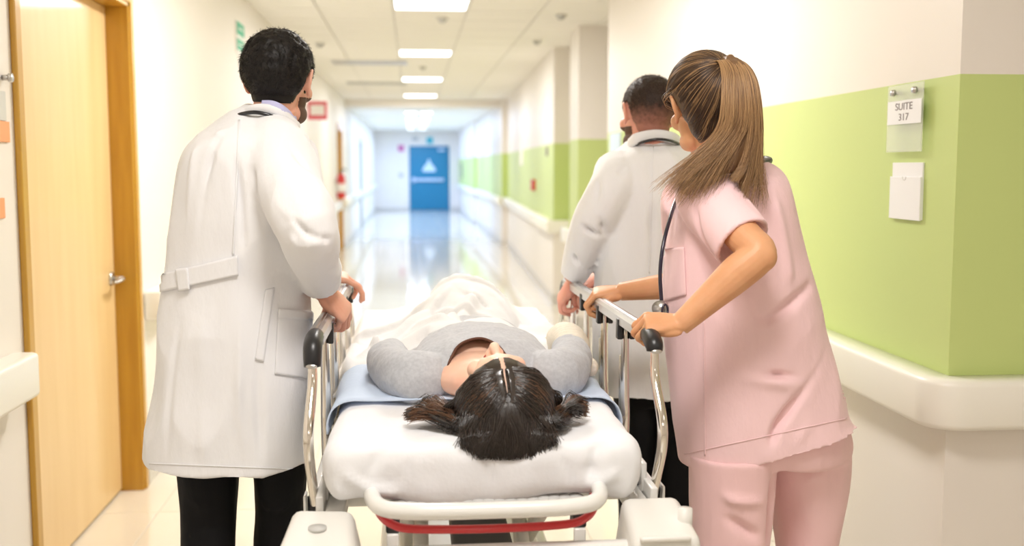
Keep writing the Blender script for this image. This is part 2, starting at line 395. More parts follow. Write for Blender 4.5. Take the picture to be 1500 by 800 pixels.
# baseboards
struct('baseboard_left', joinvf([bbox(XL, XL+.015, a, b, 0, .10, .003, 1) for a, b in ((YB, DY0-.07), (DY1+.07, 18.4), (19.52, 26.15), (27.25, YE))]), M['base'])
struct('baseboard_right', joinvf([bbox(AX-.015, AX, AY0-.015, AY1, 0, .10, .003, 1), bbox(AX-.015, XR, AY0-.015, AY0, 0, .10, .003, 1),
    bbox(1.49, 1.505, 9.755, 10.3, 0, .10, .003, 1), bbox(1.49, 3, 9.755, 9.77, 0, .1, .003, 1), bbox(1.785, 1.80, 10.3, 11.5, 0, .1, .003, 1), bbox(1.50, 1.78, 11.535, 11.55, 0, .1, .003, 1),
    prism([(1.501, 11.54), (1.53, 11.54), (1.82, 20.4), (1.785, 20.4)], 0, .10), prism([(1.675, 20.39), (1.7, 20.39), (1.68, 28), (1.655, 28)], 0, .10),
    prism([(1.585, 27.99), (1.61, 27.99), (1.585, YE), (1.56, YE)], 0, .10)]), M['base'])
struct('baseboard_far', joinvf([bbox(XL, -.13, YE-.015, YE, 0, .10, .003, 1), bbox(1.28, 1.6, YE-.015, YE, 0, .1, .003, 1)]), M['base'])

# bumper rails: C-profile swept along a plan path
def bumper(path, z0=.765, z1=.905, d=.085):
    """path: plan points on the rail's outer face line, wall side given by offset to the right of travel"""
    P = np.array(path, float); rings = []
    T = np.gradient(P, axis=0); T /= np.linalg.norm(T, axis=1)[:, None]; Nr = np.column_stack([T[:, 1], -T[:, 0]])
    r = .018
    prof = [(d, z0), (r, z0), (r*.3, z0+r*.3), (0, z0+r), (0, z1-r), (r*.3, z1-r*.3), (r, z1), (d, z1)]
    for p, n in zip(P, Nr): rings.append([(p[0]+n[0]*a, p[1]+n[1]*a, z) for a, z in prof])
    return loft(rings)
def arc(c, r, a0, a1, n=8): return [(c[0]+r*math.cos(t), c[1]+r*math.sin(t)) for t in np.linspace(math.radians(a0), math.radians(a1), n)]
o = 0.085
struct('trim_1', bumper([(XR, AY0-o)]+[(2.4, AY0-o), (1.9, AY0-o), (1.6, AY0-o)]+arc((AX+.02, AY0+.02), o+.02, -90, -180, 10)[0:]+[(AX-o, 3.1), (AX-o, 5), (AX-o, 7), (AX-o, AY1-.02)]), M['rail'], smooth=True)
struct('trim_2', bumper([(XL+o, AY1-1.5), (XL+o, AY1+3), (XL+o, 14), (XL+o, 18.3)]), M['rail'], smooth=True) if False else None
def rail_left(y0, y1):
    x = XL+.085
    pts = [(XL+.004, y1), (XL+.03, y1-.004), (XL+.07, y1-.012), (x, y1-.03), (x, y1-.06), (x, (y0+y1)/2), (x, y0+.06), (x, y0+.03), (XL+.07, y0+.012), (XL+.03, y0+.004), (XL+.004, y0)]
    return bumper(pts, d=.012)
def slab_rail(y0, y1, xw, sgn, x1=None):
    """capped bumper rail on a wall running along Y (wall x at both ends may differ)"""
    x1 = xw if x1 is None else x1
    V, F = bbox(0, .085, 0, 1, .765, .905, .016, 3)
    V = V.copy(); y = y0+np.where(V[:, 1] < .5, V[:, 1], V[:, 1]-1+(y1-y0)); t = (y-y0)/(y1-y0)
    V[:, 1] = y; V[:, 0] = xw*(1-t)+x1*t + sgn*V[:, 0]; return V, F
struct('trim_2', slab_rail(YB+.1, 3.455, XL, 1), M['rail'], smooth=True)
struct('trim_3', slab_rail(5.12, 18.3, XL, 1), M['rail'], smooth=True)
struct('trim_4', slab_rail(19.6, 26.0, XL, 1), M['rail'], smooth=True)
struct('trim_5', slab_rail(27.4, YE-.1, XL, 1), M['rail'], smooth=True)
struct('trim_6', slab_rail(11.47, 20.35, 1.516, -1, 1.80), M['rail'], smooth=True)
struct('trim_7', slab_rail(20.32, 27.95, 1.69, -1, 1.67), M['rail'], smooth=True)
struct('trim_8', slab_rail(27.92, YE-.05, 1.60, -1, 1.575), M['rail'], smooth=True)
struct('trim_9', joinvf([bbox(1.44, 1.8, 11.465, 11.55, .765, .905, .014, 3)]), M['rail'], smooth=True)
struct('trim_10', joinvf([bbox(1.42, 3.0, 9.685, 9.77, .765, .905, .014, 3), bbox(1.42, 1.505, 9.69, 10.3, .765, .905, .014, 3)]), M['rail'], smooth=True)

# ---- doors
d1 = root('door_1', None, None, (XL, 4.3, 0)); d1['kind'] = 'structure'
def casing(y0, y1, zt, parent, m, w=.06, dep=.10):
    meshobj('door_frame', joinvf([bbox(XL-dep, XL+.012, y0, y0+.03, 0, zt, .003), bbox(XL-dep, XL+.012, y1-.03, y1, 0, zt, .003), bbox(XL-dep, XL+.012, y0, y1, zt-.03, zt, .003)]), m, parent, False)
    meshobj('architrave', joinvf([bbox(XL, XL+.02, y0-w+.01, y0+.012, 0, zt+w-.01, .005), bbox(XL, XL+.02, y1-.012, y1+w-.01, 0, zt+w-.01, .005), bbox(XL, XL+.0195, y0, y1, zt-.012, zt+w-.01, .005)]), m, parent, False)
casing(DY0, DY1, DZ, d1, M['jamb'], .05)
leaf = meshobj('door_leaf', bbox(XL-.13, XL-.085, DY0+.032, DY1-.032, .012, DZ-.032, .003), M['wood'], d1, False)
hz, hy = .985, 4.90
meshobj('door_handle', joinvf([cyl((XL-.086, hy, hz), (XL-.076, hy, hz), .03, 24), cyl((XL-.08, hy, hz), (XL-.03, hy, hz), .011), tube([(XL-.034, hy+.004, hz), (XL-.028, hy-.03, hz), (XL-.03, hy-.09, hz-.004), (XL-.034, hy-.125, hz-.003)], [.011, .011, .009, .008], 12, 10, .8, round_ends=True)]), M['steel'], leaf)
d2 = root('door_2', None, None, (XL, 19, 0)); d2['kind'] = 'structure'
casing(18.5, 19.45, 2.13, d2, M['jamb'], .09)
meshobj('door_leaf', bbox(XL-.13, XL-.085, 18.53, 19.42, .012, 2.1, .003), M['wood'], d2, False)
d3 = root('door_3', None, None, (XL, 26.7, 0)); d3['kind'] = 'structure'
casing(26.2, 27.2, 2.1, d3, M['vent'], .08)
meshobj('door_leaf', bbox(XL-.13, XL-.085, 26.23, 27.17, .012, 2.07, .003), M['vent'], d3, False)
d4 = root('door_4', None, None, (.58, YE, 0)); d4['kind'] = 'structure'
meshobj('door_frame', joinvf([bbox(-.09, -.03, YE-.03, YE, 0, 2.17, .004), bbox(1.19, 1.25, YE-.03, YE, 0, 2.17, .004), bbox(-.09, 1.25, YE-.03, YE, 2.11, 2.17, .004)]), M['bdoor'], d4, False)
lf = meshobj('door_leaf', bbox(-.03, 1.19, YE-.05, YE-.002, .012, 2.11, .004), M['bdoor'], d4, False)
meshobj('push_bar', joinvf([bbox(.04, 1.05, YE-.13, YE-.09, .99, 1.08, .01), bbox(-.01, .10, YE-.13, YE-.05, .95, 1.12, .01), bbox(1.0, 1.06, YE-.12, YE-.05, .98, 1.09, .01)]), M['bar'], lf)
meshobj('door_closer', bbox(.86, 1.12, YE-.13, YE-.05, 2.0, 2.07, .01), M['bar'], lf)
# pale emblem: small ball over a wide rounded triangle
meshobj('emblem', joinvf([prism([(0, 0)], 0, 0)] if False else [xf(prism([(.34, 1.36), (.38, 1.31), (.76, 1.31), (.80, 1.36), (.70, 1.52), (.62, 1.60), (.60, 1.72), (.54, 1.72), (.52, 1.60), (.44, 1.52)], 0, .006), Matrix(((1, 0, 0, 0), (0, 0, -1, YE-.05), (0, 1, 0, 0), (0, 0, 0, 1))))]), M['pinkcap'], lf, False)

# ================================================================== ceiling lamps
def area(name, loc, sx, sy, p, c, parent):
    l = bpy.data.lights.new(name, 'AREA'); l.shape = 'RECTANGLE'; l.size = sx; l.size_y = sy; l.energy = p; l.color = c
    o = obj(name, l, parent, loc); return o
def ceiling_lamp(x, y, z, sx, sy, label, power, col, dm, group):
    t = root('ceiling_lamp', label, 'ceiling light', (x, y, z), group)
    fr = .02
    meshobj('lamp_frame', joinvf([bbox(x-sx/2, x+sx/2, y-sy/2, y-sy/2+fr, z-.012, z+.01, .002, 1), bbox(x-sx/2, x+sx/2, y+sy/2-fr, y+sy/2, z-.012, z+.01, .002, 1),
        bbox(x-sx/2, x-sx/2+fr, y-sy/2+fr, y+sy/2-fr, z-.012, z+.01, .002, 1), bbox(x+sx/2-fr, x+sx/2, y-sy/2+fr, y+sy/2-fr, z-.012, z+.01, .002, 1)]), M['whitep'], t, False)
    meshobj('diffuser', bbox(x-sx/2+fr, x+sx/2-fr, y-sy/2+fr, y+sy/2-fr, z-.006, z+.008, .002, 1), dm, t, False)
    area('bulb', (0, 0, -.014), sx-.04, sy-.04, power, col, t)
    return t
names = {8.62: 'square ceiling light panel nearest in view, largest', 12.28: 'second nearest square ceiling light panel', 15.94: 'third nearest square ceiling light panel', 19.60: 'ceiling light panel just before the cross beam',
         4.97: 'ceiling light panel above the nurse and doctors, out of view', 1.31: 'ceiling light panel over the head of the stretcher, out of view', -2.35: 'ceiling light panel rearmost behind the camera'}
for y in lamp_y:
    w, c = (MID_W, MID_C) if y > 8 else (NEAR_W, NEAR_C) if y > 3 else (BACK_W*1.25, BACK_C) if y > 0 else (BACK_W*.5, BACK_C)
    ceiling_lamp(LX, y, CZ-.002, .6, .6, names[y], w, c, M['lampn'], 'square ceiling lights along the corridor')
ceiling_lamp(2.56, .1, CZ-.002, .6, .6, 'ceiling light panel over the open area to the right, out of view', BACK_W*.08, BACK_C, M['lampn'], 'square ceiling lights along the corridor')
ceiling_lamp(2.56, -2.35, CZ-.002, .6, .6, 'ceiling light panel over the rear right corner, out of view', BACK_W*.08, BACK_C, M['lampn'], 'square ceiling lights along the corridor')
ord5 = ['nearest', 'second nearest', 'third nearest', 'farthest']
for k, y in enumerate([24.2, 27.4, 30.8, 34.4]):
    for s, sd in ((-1, 'left'), (1, 'right')):
        ceiling_lamp(.16+s*.17, y, 2.668, .28, .62, f'{sd} tube light of the {ord5[k]} pair beyond the beam', FAR_W/2, FAR_C, M['lampf'], 'paired tube lights beyond the beam')

# ---- smoke detectors / vents
def detector(x, y, label):
    t = root('smoke_detector', label, 'smoke detector', (x, y, CZ-.008), 'round detectors on the ceiling')
    meshobj('detector_base', cyl((x, y, CZ-.02), (x, y, CZ-.008), .055, 20), M['whitep'], t)
    meshobj('sensor', tube([(x, y, CZ-.05), (x, y, CZ-.03), (x, y, CZ-.018)], [.02, .038, .045], 16), M['vent'], t)
detector(.27, 9.39, 'small round ceiling detector just beyond the nearest light panel')
detector(.15, 13.9, 'small round ceiling detector between second and third light panels')
detector(-.93, 11.4, 'small round ceiling detector near the left wall above the dark haired doctor')
detector(1.25, 9.1, 'round ceiling detector beside the nearer beige pier')
detector(1.26, 10.95, 'round ceiling detector in front of the farther beige wall end')
def vent(x, y, w, l, m, label):
    t = root('air_vent', label, 'air vent', (x, y, CZ-.008))
    meshobj('vent_frame', joinvf([bbox(x-w/2, x+w/2, y-l/2, y-l/2+.03, CZ-.02, CZ-.006, .002, 1), bbox(x-w/2, x+w/2, y+l/2-.03, y+l/2, CZ-.02, CZ-.006, .002, 1), bbox(x-w/2, x-w/2+.03, y-l/2, y+l/2, CZ-.02, CZ-.006, .002, 1), bbox(x+w/2-.03, x+w/2, y-l/2, y+l/2, CZ-.02, CZ-.006, .002, 1)]), m, t, False)
    for k in range(6):
        yy = y-l/2+.05+k*(l-.1)/5; meshobj('slat', bbox(x-w/2+.03, x+w/2-.03, yy-.012, yy+.012, CZ-.02, CZ-.012, .002, 1), m, t, False)
vent(-.50, 13.4, .9, .45, M['steel'], 'pale ceiling air vent left of the second light panel')
vent(-.52, 16.7, .9, .4, M['vent'], 'grey ceiling air vent farther along, left of the fourth light')

# ================================================================== wall signs
def wallsign_box(name, x0, x1, y0, y1, z0, z1, m, label, cat, group=None, w=.002):
    o = meshobj(name, bbox(x0, x1, y0, y1, z0, z1, w, 1), m, None, False, label=label, category=cat, group=group); return o
# suite sign: clear acrylic holder on two steel studs with printed card
ss = root('suite_sign', 'clear acrylic wall sign on two studs reading SUITE 317', 'sign', (AX, 3.12, 1.60))
meshobj('acrylic_plate', bbox(AX-.022, AX-.018, 2.980, 3.210, 1.523, 1.722, .0012, 1), M['acryl'], ss, False)
cardo = meshobj('name_card', bbox(AX-.0235, AX-.0222, 2.985, 3.205, 1.605, 1.675, .0003, 1), M['paper'], ss, False)
for y in (3.025, 3.165): meshobj('stud', joinvf([cyl((AX, y, 1.70), (AX-.02, y, 1.70), .006), cyl((AX-.022, y, 1.70), (AX-.032, y, 1.70), .010)]), M['steel'], ss)
Rw = Matrix(((0, 0, -1, 0), (-1, 0, 0, 0), (0, 1, 0, 0), (0, 0, 0, 1)))   # text facing -X, reading along -Y
text('lettering', 'SUITE', .030, Matrix.Translation((AX-.024, 3.095, 1.656)) @ Rw @ Matrix.Diagonal((1.5, 1, 1, 1)), M['ink'], cardo)
text('lettering', '317', .030, Matrix.Translation((AX-.024, 3.095, 1.625)) @ Rw @ Matrix.Diagonal((1.5, 1, 1, 1)), M['ink'], cardo)
ph = root('paper_holder', 'white paper card holder on the green wall below the suite sign', 'paper holder', (AX, 3.1, 1.40))
meshobj('back_card', bbox(AX-.006, AX, 2.999, 3.195, 1.325, 1.492, .001, 1), M['paper'], ph, False)
fp = meshobj('front_pocket', bbox(AX-.012, AX-.006, 2.997, 3.197, 1.323, 1.45, .001, 1), M['paper'], ph, False)
meshobj('thumb_notch', tube([(AX-.0125, 3.10-.012, 1.45), (AX-.0125, 3.10-.008, 1.442), (AX-.0125, 3.10, 1.439), (AX-.0125, 3.10+.008, 1.442), (AX-.0125, 3.10+.012, 1.45)], .0008, 6), M['greycard'], fp)
# left wall cards
lh = root('door_sign', 'grey and orange cards in a steel stud holder left of the wooden door', 'sign', (XL, 3.45, 1.55))
meshobj('stud', joinvf([cyl((XL, 3.483, 1.752), (XL+.02, 3.483, 1.752), .009), cyl((XL+.02, 3.483, 1.752), (XL+.03, 3.483, 1.752), .014)]), M['steel'], lh)
meshobj('grey_card', bbox(XL, XL+.006, 3.28, 3.488, 1.62, 1.71, .001, 1), M['greycard'], lh, False)
meshobj('orange_card', bbox(XL, XL+.008, 3.28, 3.505, 1.555, 1.618, .001, 1), M['orange'], lh, False)
wallsign_box('orange_label', XL, XL+.006, 3.28, 3.443, 1.322, 1.385, M['orange'], 'small orange label on the left wall, lower than the card holder', 'label')
# green exit sign on left wall
gs = root('exit_sign', 'green and white emergency route sign high on the left wall', 'sign', (XL, 8.15, 2.4))
meshobj('sign_plate', bbox(XL, XL+.01, 7.99, 8.34, 2.29, 2.53, .002, 1), M['signwhite'], gs, False)
meshobj('green_panel', bbox(XL+.01, XL+.013, 8.0, 8.33, 2.43, 2.52, .001, 1), M['greensign'], gs, False)
meshobj('green_panel', bbox(XL+.01, XL+.013, 8.0, 8.33, 2.32, 2.40, .001, 1), M['greensign'], gs, False)
for z in (2.355, 2.47): meshobj('arrow', bbox(XL+.0125, XL+.0145, 8.06, 8.26, z, z+.012, .0005, 1), M['signwhite'], gs, False)
# red projecting sign
rs = root('fire_sign', 'small red and white sign projecting from the left wall', 'sign', (XL, 12, 2.1))
p = W(465, 162, 12)
meshobj('sign_plate', bbox(p[0]-.105, p[0]+.105, 11.99, 12.01, p[2]-.10, p[2]+.10, .008, 2), M['redsign'], rs, False)
meshobj('white_panel', bbox(p[0]-.075, p[0]+.075, 11.984, 11.99, p[2]-.05, p[2]+.06, .003, 1), M['signwhite'], rs, False)
meshobj('bracket', bbox(XL, p[0]-.10, 11.99, 12.01, p[2]+.03, p[2]+.05, .002, 1), M['steel'], rs, False)
# fire extinguisher near the far wooden door
q = np.array([XL+.09, 17.9, 1.18])
fe = root('fire_extinguisher', 'small red fire extinguisher hung beside the far wooden door', 'fire extinguisher', q)
meshobj('cylinder', tube([q+[0, 0, -.22], q+[0, 0, -.2], q+[0, 0, .12], q+[0, 0, .17], q+[0, 0, .19]], [.06, .07, .07, .045, .02], 18), M['extred'], fe)
meshobj('valve', joinvf([cyl(q+[0, 0, .18], q+[0, 0, .24], .02), tube([q+[0, 0, .23], q+[.05, -.02, .26], q+[.1, -.03, .24]], .01, 8, 8)]), M['black'], fe)
meshobj('label_band', cyl(q+[0, 0, -.12], q+[0, 0, .02], .0715, 18), M['signwhite'], fe)
meshobj('wall_bracket', bbox(XL, XL+.03, 17.86, 17.94, 1.2, 1.26, .003, 1), M['steel'], fe)
# right wall bits
al = root('fire_alarm', 'small red fire alarm box on the far green wall', 'fire alarm', (1.58, 14.04, 1.24))
xx = 1.516+(.284)*(14.04-11.55)/8.85
meshobj('alarm_box', bbox(xx-.05, xx, 13.97, 14.11, 1.17, 1.31, .006), M['extred'], al, False)
meshobj('button', cyl((xx-.056, 14.04, 1.24), (xx-.05, 14.04, 1.24), .02), M['signwhite'], al)
for (y, z0, z1, h) in ((12.3, 1.60, 1.70, 'small dark room plate at top of the green band by the farther wall end'),):
    xx = 1.516+.284*(y-11.55)/8.85
    wallsign_box('room_plate', xx-.01, xx+.004, y-.08, y+.08, z0, z1, M['ink'], h, 'sign')
xx = 1.516+.284*(16.4-11.55)/8.85
wallsign_box('white_notice', xx-.01, xx+.004, 16.3, 16.7, 1.50, 1.85, M['signwhite'], 'white notice at the middle of the far right wall', 'notice')
wallsign_box('grey_notice', AX-.01, AX, 7.55, 7.95, 1.50, 1.72, M['pinkcap'], 'pale blue notice on the green wall behind the bearded doctor', 'notice')
wallsign_box('wall_phone', 1.605-.03, 1.605, 34.3, 35.0, 1.1, 1.6, M['ink'], 'dark wall panel on the right near the blue door', 'panel')
# end wall bits
wallsign_box('exit_light', .50, .70, YE-.06, YE, 2.24, 2.46, M['cyan'], 'teal exit sign above the blue door', 'sign')
wallsign_box('pink_notice', -.46, -.26, YE-.02, YE, 1.98, 2.2, mat('pink_notice', (.55, .14, .36), .6), 'small pink sign on the end wall left of the blue door', 'sign')
wallsign_box('wall_switch', -.44, -.30, YE-.02, YE, 1.12, 1.26, M['vent'], 'small grey switch on the end wall left of the blue door', 'switch')
wallsign_box('wall_speaker', .02, .22, YE-.04, YE, 2.34, 2.48, M['vent'], 'small grey box high on the end wall above the blue door', 'box')
# ================================================================== STRETCHER
SX = .155; RXL, RXR = -.215, .525
st = root('hospital_stretcher', 'white hospital stretcher with raised chrome side rails carrying the patient', 'stretcher', (SX, 3.1, 0))
# mattress: soft rounded slab under a white sheet
def slab_ring(y, x0, x1, z0, z1, r, n=6):
    pts = []
    for cx, cz, a0 in ((x1-r, z1-r, 0), (x0+r, z1-r, 90), (x0+r, z0+r, 180), (x1-r, z0+r, 270)):
        for k in range(n):
            a = math.radians(a0+90*k/(n-1)); pts.append((cx+r*math.cos(a), y, cz+r*math.sin(a)))
    return pts
MX0, MX1, MZ0, MZ1 = -.188, .478, .80, .922
mr = [slab_ring(y, MX0+i, MX1-i, MZ0+j, MZ1-j, r) for y, i, j, r in ((2.135, .06, .035, .02), (2.142, .028, .014, .032), (2.16, .010, .004, .044), (2.20, 0, 0, .05), (2.6, .002, 0, .05), (3.2, .0, 0, .05), (4.05, 0, 0, .05), (4.12, .02, .02, .03))]
V, F, N = remesh([loft(mr)], .009, 3)
d = .007*fbm(V, (7, 5, 7), 3) + .004*fbm(V, (19, 9, 15), 9)
V = V+N*d[:, None]
sag = np.clip((2.45-V[:, 1])/.3, 0, 1)*np.clip((.86-V[:, 2])/.06, 0, 1); V[:, 2] -= .012*sag*(1+np.sin(V[:, 0]*16))
V = creases(V, N, [([W(612, 640, 2.13), W(600, 665, 2.13), W(597, 700, 2.13)], .006, -.008), ([W(815, 665, 2.13), W(835, 690, 2.13), W(840, 715, 2.13)], .006, -.007),
    ([W(500, 690, 2.14), W(540, 715, 2.14), W(590, 722, 2.14)], .012, .008), ([W(905, 690, 2.14), W(860, 715, 2.14)], .014, .008), ([W(560, 650, 2.14), W(545, 690, 2.14)], .012, -.005),
    ([W(880, 640, 2.14), W(862, 700, 2.14)], .014, -.007), ([W(710, 665, 2.13), W(720, 715, 2.13)], .01, -.004)])
sheetbv = bvh_of((V, F))
mo = meshobj('mattress', (V, F), M['sheet'], st)
meshobj('mattress_pad_edge', joinvf([ellip((-.03+.36*k/16, 2.155, .797), (.02, .02, .010)) for k in range(17)]), M['vent'], st, kind='stuff')
# frame
def tb(name, pts, r, m, n=None, seg=14, parent=st, **k): return meshobj(name, tube(pts, r, seg, n, **k), m, parent)
HZ = .822
tb('push_handle', [(-.07, 2.42, .80), (-.085, 2.25, HZ), (-.085, 2.12, HZ), (-.06, 2.045, HZ), (.0, 2.02, HZ), (.07, 2.015, HZ), (.145, 2.015, HZ), (.22, 2.015, HZ), (.29, 2.02, HZ), (.35, 2.045, HZ), (.375, 2.12, HZ), (.375, 2.25, HZ), (.36, 2.42, .80)], .0165, M['white'], 60)
tb('release_bar', [(-.075, 2.14, .807), (-.07, 2.10, .794), (-.045, 2.06, .785), (.0, 2.045, .779), (.145, 2.04, .777), (.29, 2.045, .779), (.335, 2.06, .785), (.36, 2.10, .794), (.365, 2.14, .807)], .0085, M['red'], 50, 12)
for s, x in ((-1, -.165), (1, .475)):
    meshobj('side_beam', bbox(x-.02, x+.02, 2.16, 4.15, .735, .775, .006), M['white'], st)
    meshobj('rail_track', bbox(x+s*.032-.008, x+s*.032+.008, 2.2, 4.1, .75, .80, .003), M['white'], st)
    meshobj('latch', bevel(joinvf([box(x+s*.012-.016, x+s*.012+.016, 2.30, 2.38, .775, .80)]), .004), M['black'], st)
    meshobj('latch_cover', bbox(x+s*.025-.006, x+s*.025+.006, 2.27, 2.36, .77, .835, .003), M['white'], st)
for y in (2.35, 2.9, 3.5, 4.0): meshobj('cross_beam', bbox(-.165, .475, y-.02, y+.02, .735, .765, .004), M['white'], st)
meshobj('deck', bbox(-.16, .46, 2.32, 4.1, .778, .79, .004), M['whitep'], st)
# corner bumper blocks joined by a lower bar
def blk(x0, x1, y0, y1, z0, z1, m=M['whitep'], w=.018): return meshobj('corner_bumper', bbox(x0, x1, y0, y1, z0, z1, w, 3), m, st)
b1 = bevel((np.array([(-.262, 1.98, .60), (-.262, 1.98, .762), (-.245, 2.15, .60), (-.245, 2.15, .795), (-.085, 1.98, .60), (-.115, 1.98, .755), (-.085, 2.15, .60), (-.125, 2.15, .79)]), box(0, 1, 0, 1, 0, 1)[1]), .017, 3)
blo = meshobj('corner_bumper', b1, M['whitep'], st)
meshobj('cap_mark', tube([np.array([-.19, 2.07, .775]), np.array([-.19, 2.07, .781])], .018, 20), M['greyink'], blo)
b2 = bevel((np.array([(.395, 1.98, .60), (.418, 1.98, .765), (.395, 2.15, .60), (.425, 2.15, .80), (.555, 1.98, .60), (.552, 1.98, .767), (.550, 2.15, .60), (.545, 2.15, .80)]), box(0, 1, 0, 1, 0, 1)[1]), .017, 3)
bro = meshobj('corner_bumper', b2, M['whitep'], st)
meshobj('bumper_lip', bbox(.43, .53, 1.975, 1.99, .76, .772, .005), M['whitep'], bro)
meshobj('bumper_knob', joinvf([cyl((.535, 2.05, .75), (.535, 2.05, .803), .015), ]), M['whitep'], bro)
meshobj('bumper_bar', joinvf([bbox(-.14, .44, 2.02, 2.06, .705, .745, .014, 3)]), M['white'], st)
meshobj('gusset', bevel((np.array([(.33, 2.0, .69), (.33, 2.0, .70), (.33, 2.05, .69), (.33, 2.05, .70), (.42, 2.0, .60), (.42, 2.0, .70), (.42, 2.05, .60), (.42, 2.05, .70)]), box(0, 1, 0, 1, 0, 1)[1]), .003), M['whitep'], st)
# undercarriage
for s in (-1, 1):
    x = SX+s*.24
    meshobj('chassis_beam', bbox(x-.025, x+.025, 2.15, 4.05, .24, .29, .006), M['white'], st)
    for y in (2.22, 3.98):
        wz = meshobj('caster_fork', joinvf([bbox(x-.03, x-.02, y-.03, y+.03, .06, .24, .003), bbox(x+.02, x+.03, y-.03, y+.03, .06, .24, .003), bbox(x-.03, x+.03, y-.03, y+.03, .2, .24, .003)]), M['steel'], st)
        meshobj('wheel', tube([(x-.018, y, .075), (x-.012, y, .075), (x+.012, y, .075), (x+.018, y, .075)], [.06, .075, .075, .06], 24), M['rubber'], wz)
    meshobj('lift_arm', tube([(x-s*.06, 2.45, .75), (x-s*.06, 3.3, .28)], .022, 10), M['whitep'], st)
    meshobj('lift_arm', tube([(x-s*.10, 3.5, .75), (x-s*.10, 2.6, .28)], .022, 10), M['whitep'], st)
meshobj('chassis_cross_beam', joinvf([bbox(-.1, .4, 2.3, 2.36, .235, .285, .005)]), M['white'], st)
meshobj('chassis_cross_beam', joinvf([bbox(-.1, .4, 3.85, 3.91, .235, .285, .005)]), M['white'], st)
meshobj('added_hood', bbox(-.07, .38, 2.4, 3.82, .285, .33, .015), M['whitep'], st)  # added hood, blocks the lamp reflection in the floor under the stretcher
meshobj('gas_tray', bbox(.09, .24, 2.5, 3.6, .52, .56, .01), M['rubber'], st)
for sx in (-.045, .335):
    meshobj('hinge_block', bbox(sx-.014, sx+.014, 2.12, 2.17, .745, .80, .004), M['black'], st)
    meshobj('hinge_strap', bbox(sx-.012, sx+.012, 2.115, 2.13, .70, .745, .003), M['white'], st)
# side rails
def side_rail(x, s, flip=None):
    r = obj('side_rail', None, st, None); r.location = Vector((x, 2.95, 1.1))-wl(st)
    top = 1.122
    y0 = 2.36
    prof = [(-.019, -.014), (-.019, .006), (-.012, .013), (-.004, .014), (0, .0115), (.004, .014), (.012, .013), (.019, .006), (.019, -.014), (.012, -.018), (-.012, -.018)]
    rings = [[(x+a, y, top-.014+b-(y-2.3)*.012) for a, b in prof] for y in (y0, 2.9, 3.62)]
    meshobj('top_bar', loft(rings), M['alu'], r, False)
    cp = tube([(x, 3.6, top-.032), (x, 3.64, top-.038), (x, 3.68, top-.06), (x, 3.69, top-.085)], [.019, .020, .020, .018], 14, 10)
    meshobj('end_cap', cp, M['black'], r)
    c2 = tube([(x, y0+.02, top-.014), (x, y0-.02, top-.017), (x, y0-.052, top-.027), (x, y0-.064, top-.042+.008*s), (x, y0-.066, top-.055+.011*s)], [.0192, .0205, .0205, .0195, .018], 16, 16)
    meshobj('end_cap', c2, M['black'], r)
    meshobj('cap_insert', ellip((x, y0-.086, top-.052+.010*s), (.012, .004, .005)), M['steel'], r)
    yb = y0-.062
    p = tube([(x, yb, top-.04), (x+s*.000, yb-.012, 1.02), (x+s*.004, yb-.065, .94), (x+s*.004, yb-.07, .88), (x, yb-.035, .80), (x, yb-.012, .752)], [.0095, .0105, .0112, .0112, .0105, .0105], 14, 40)
    po = meshobj('post', p, M['chrome'], r)
    meshobj('post_socket', joinvf([cyl((x, yb-.01, .732), (x, yb-.012, .775), .015)]), M['black'], po)
    for dx in (-.019, .019):
        meshobj('pivot_plate', joinvf([bbox(x+dx-.003, x+dx+.003, yb-.03, yb+.012, .73, .782, .0025)]), M['white'], po)
    for y in (2.62, 2.915, 3.21, 3.49):
        zt = top-.03-(y-2.3)*.012
        po = meshobj('post', tube([(x, y, zt), (x, y, .93), (x, y-.01, .86), (x, y, .77)], [.0092, .0115, .0115, .0115], 12, 20), M['chrome'], r)
        if s > 0 or True: meshobj('post', cyl((x-s*.004, y+.02, zt-.08), (x-s*.004, y+.02, .77), .0075), M['steel'], r)
        meshobj('post_clamp', joinvf([bbox(x-.022, x-.009, y-.014, y+.014, zt-.035, zt+.016, .003), bbox(x+.009, x+.022, y-.014, y+.014, zt-.035, zt+.016, .003), bbox(x-.02, x+.02, y-.006, y+.014, zt-.01, zt+.016, .002)]), M['black'], po)
    po = meshobj('post', tube([(x, 3.68, top-.08), (x, 3.76, .95), (x, 3.75, .85), (x, 3.70, .77)], .0105, 12, 24), M['chrome'], r)
    meshobj('lower_bar', bbox(x-.010, x+.010, 2.32, 3.72, .755, .78, .004), M['white'], r)
side_rail(RXL, -1); side_rail(RXR, 1)

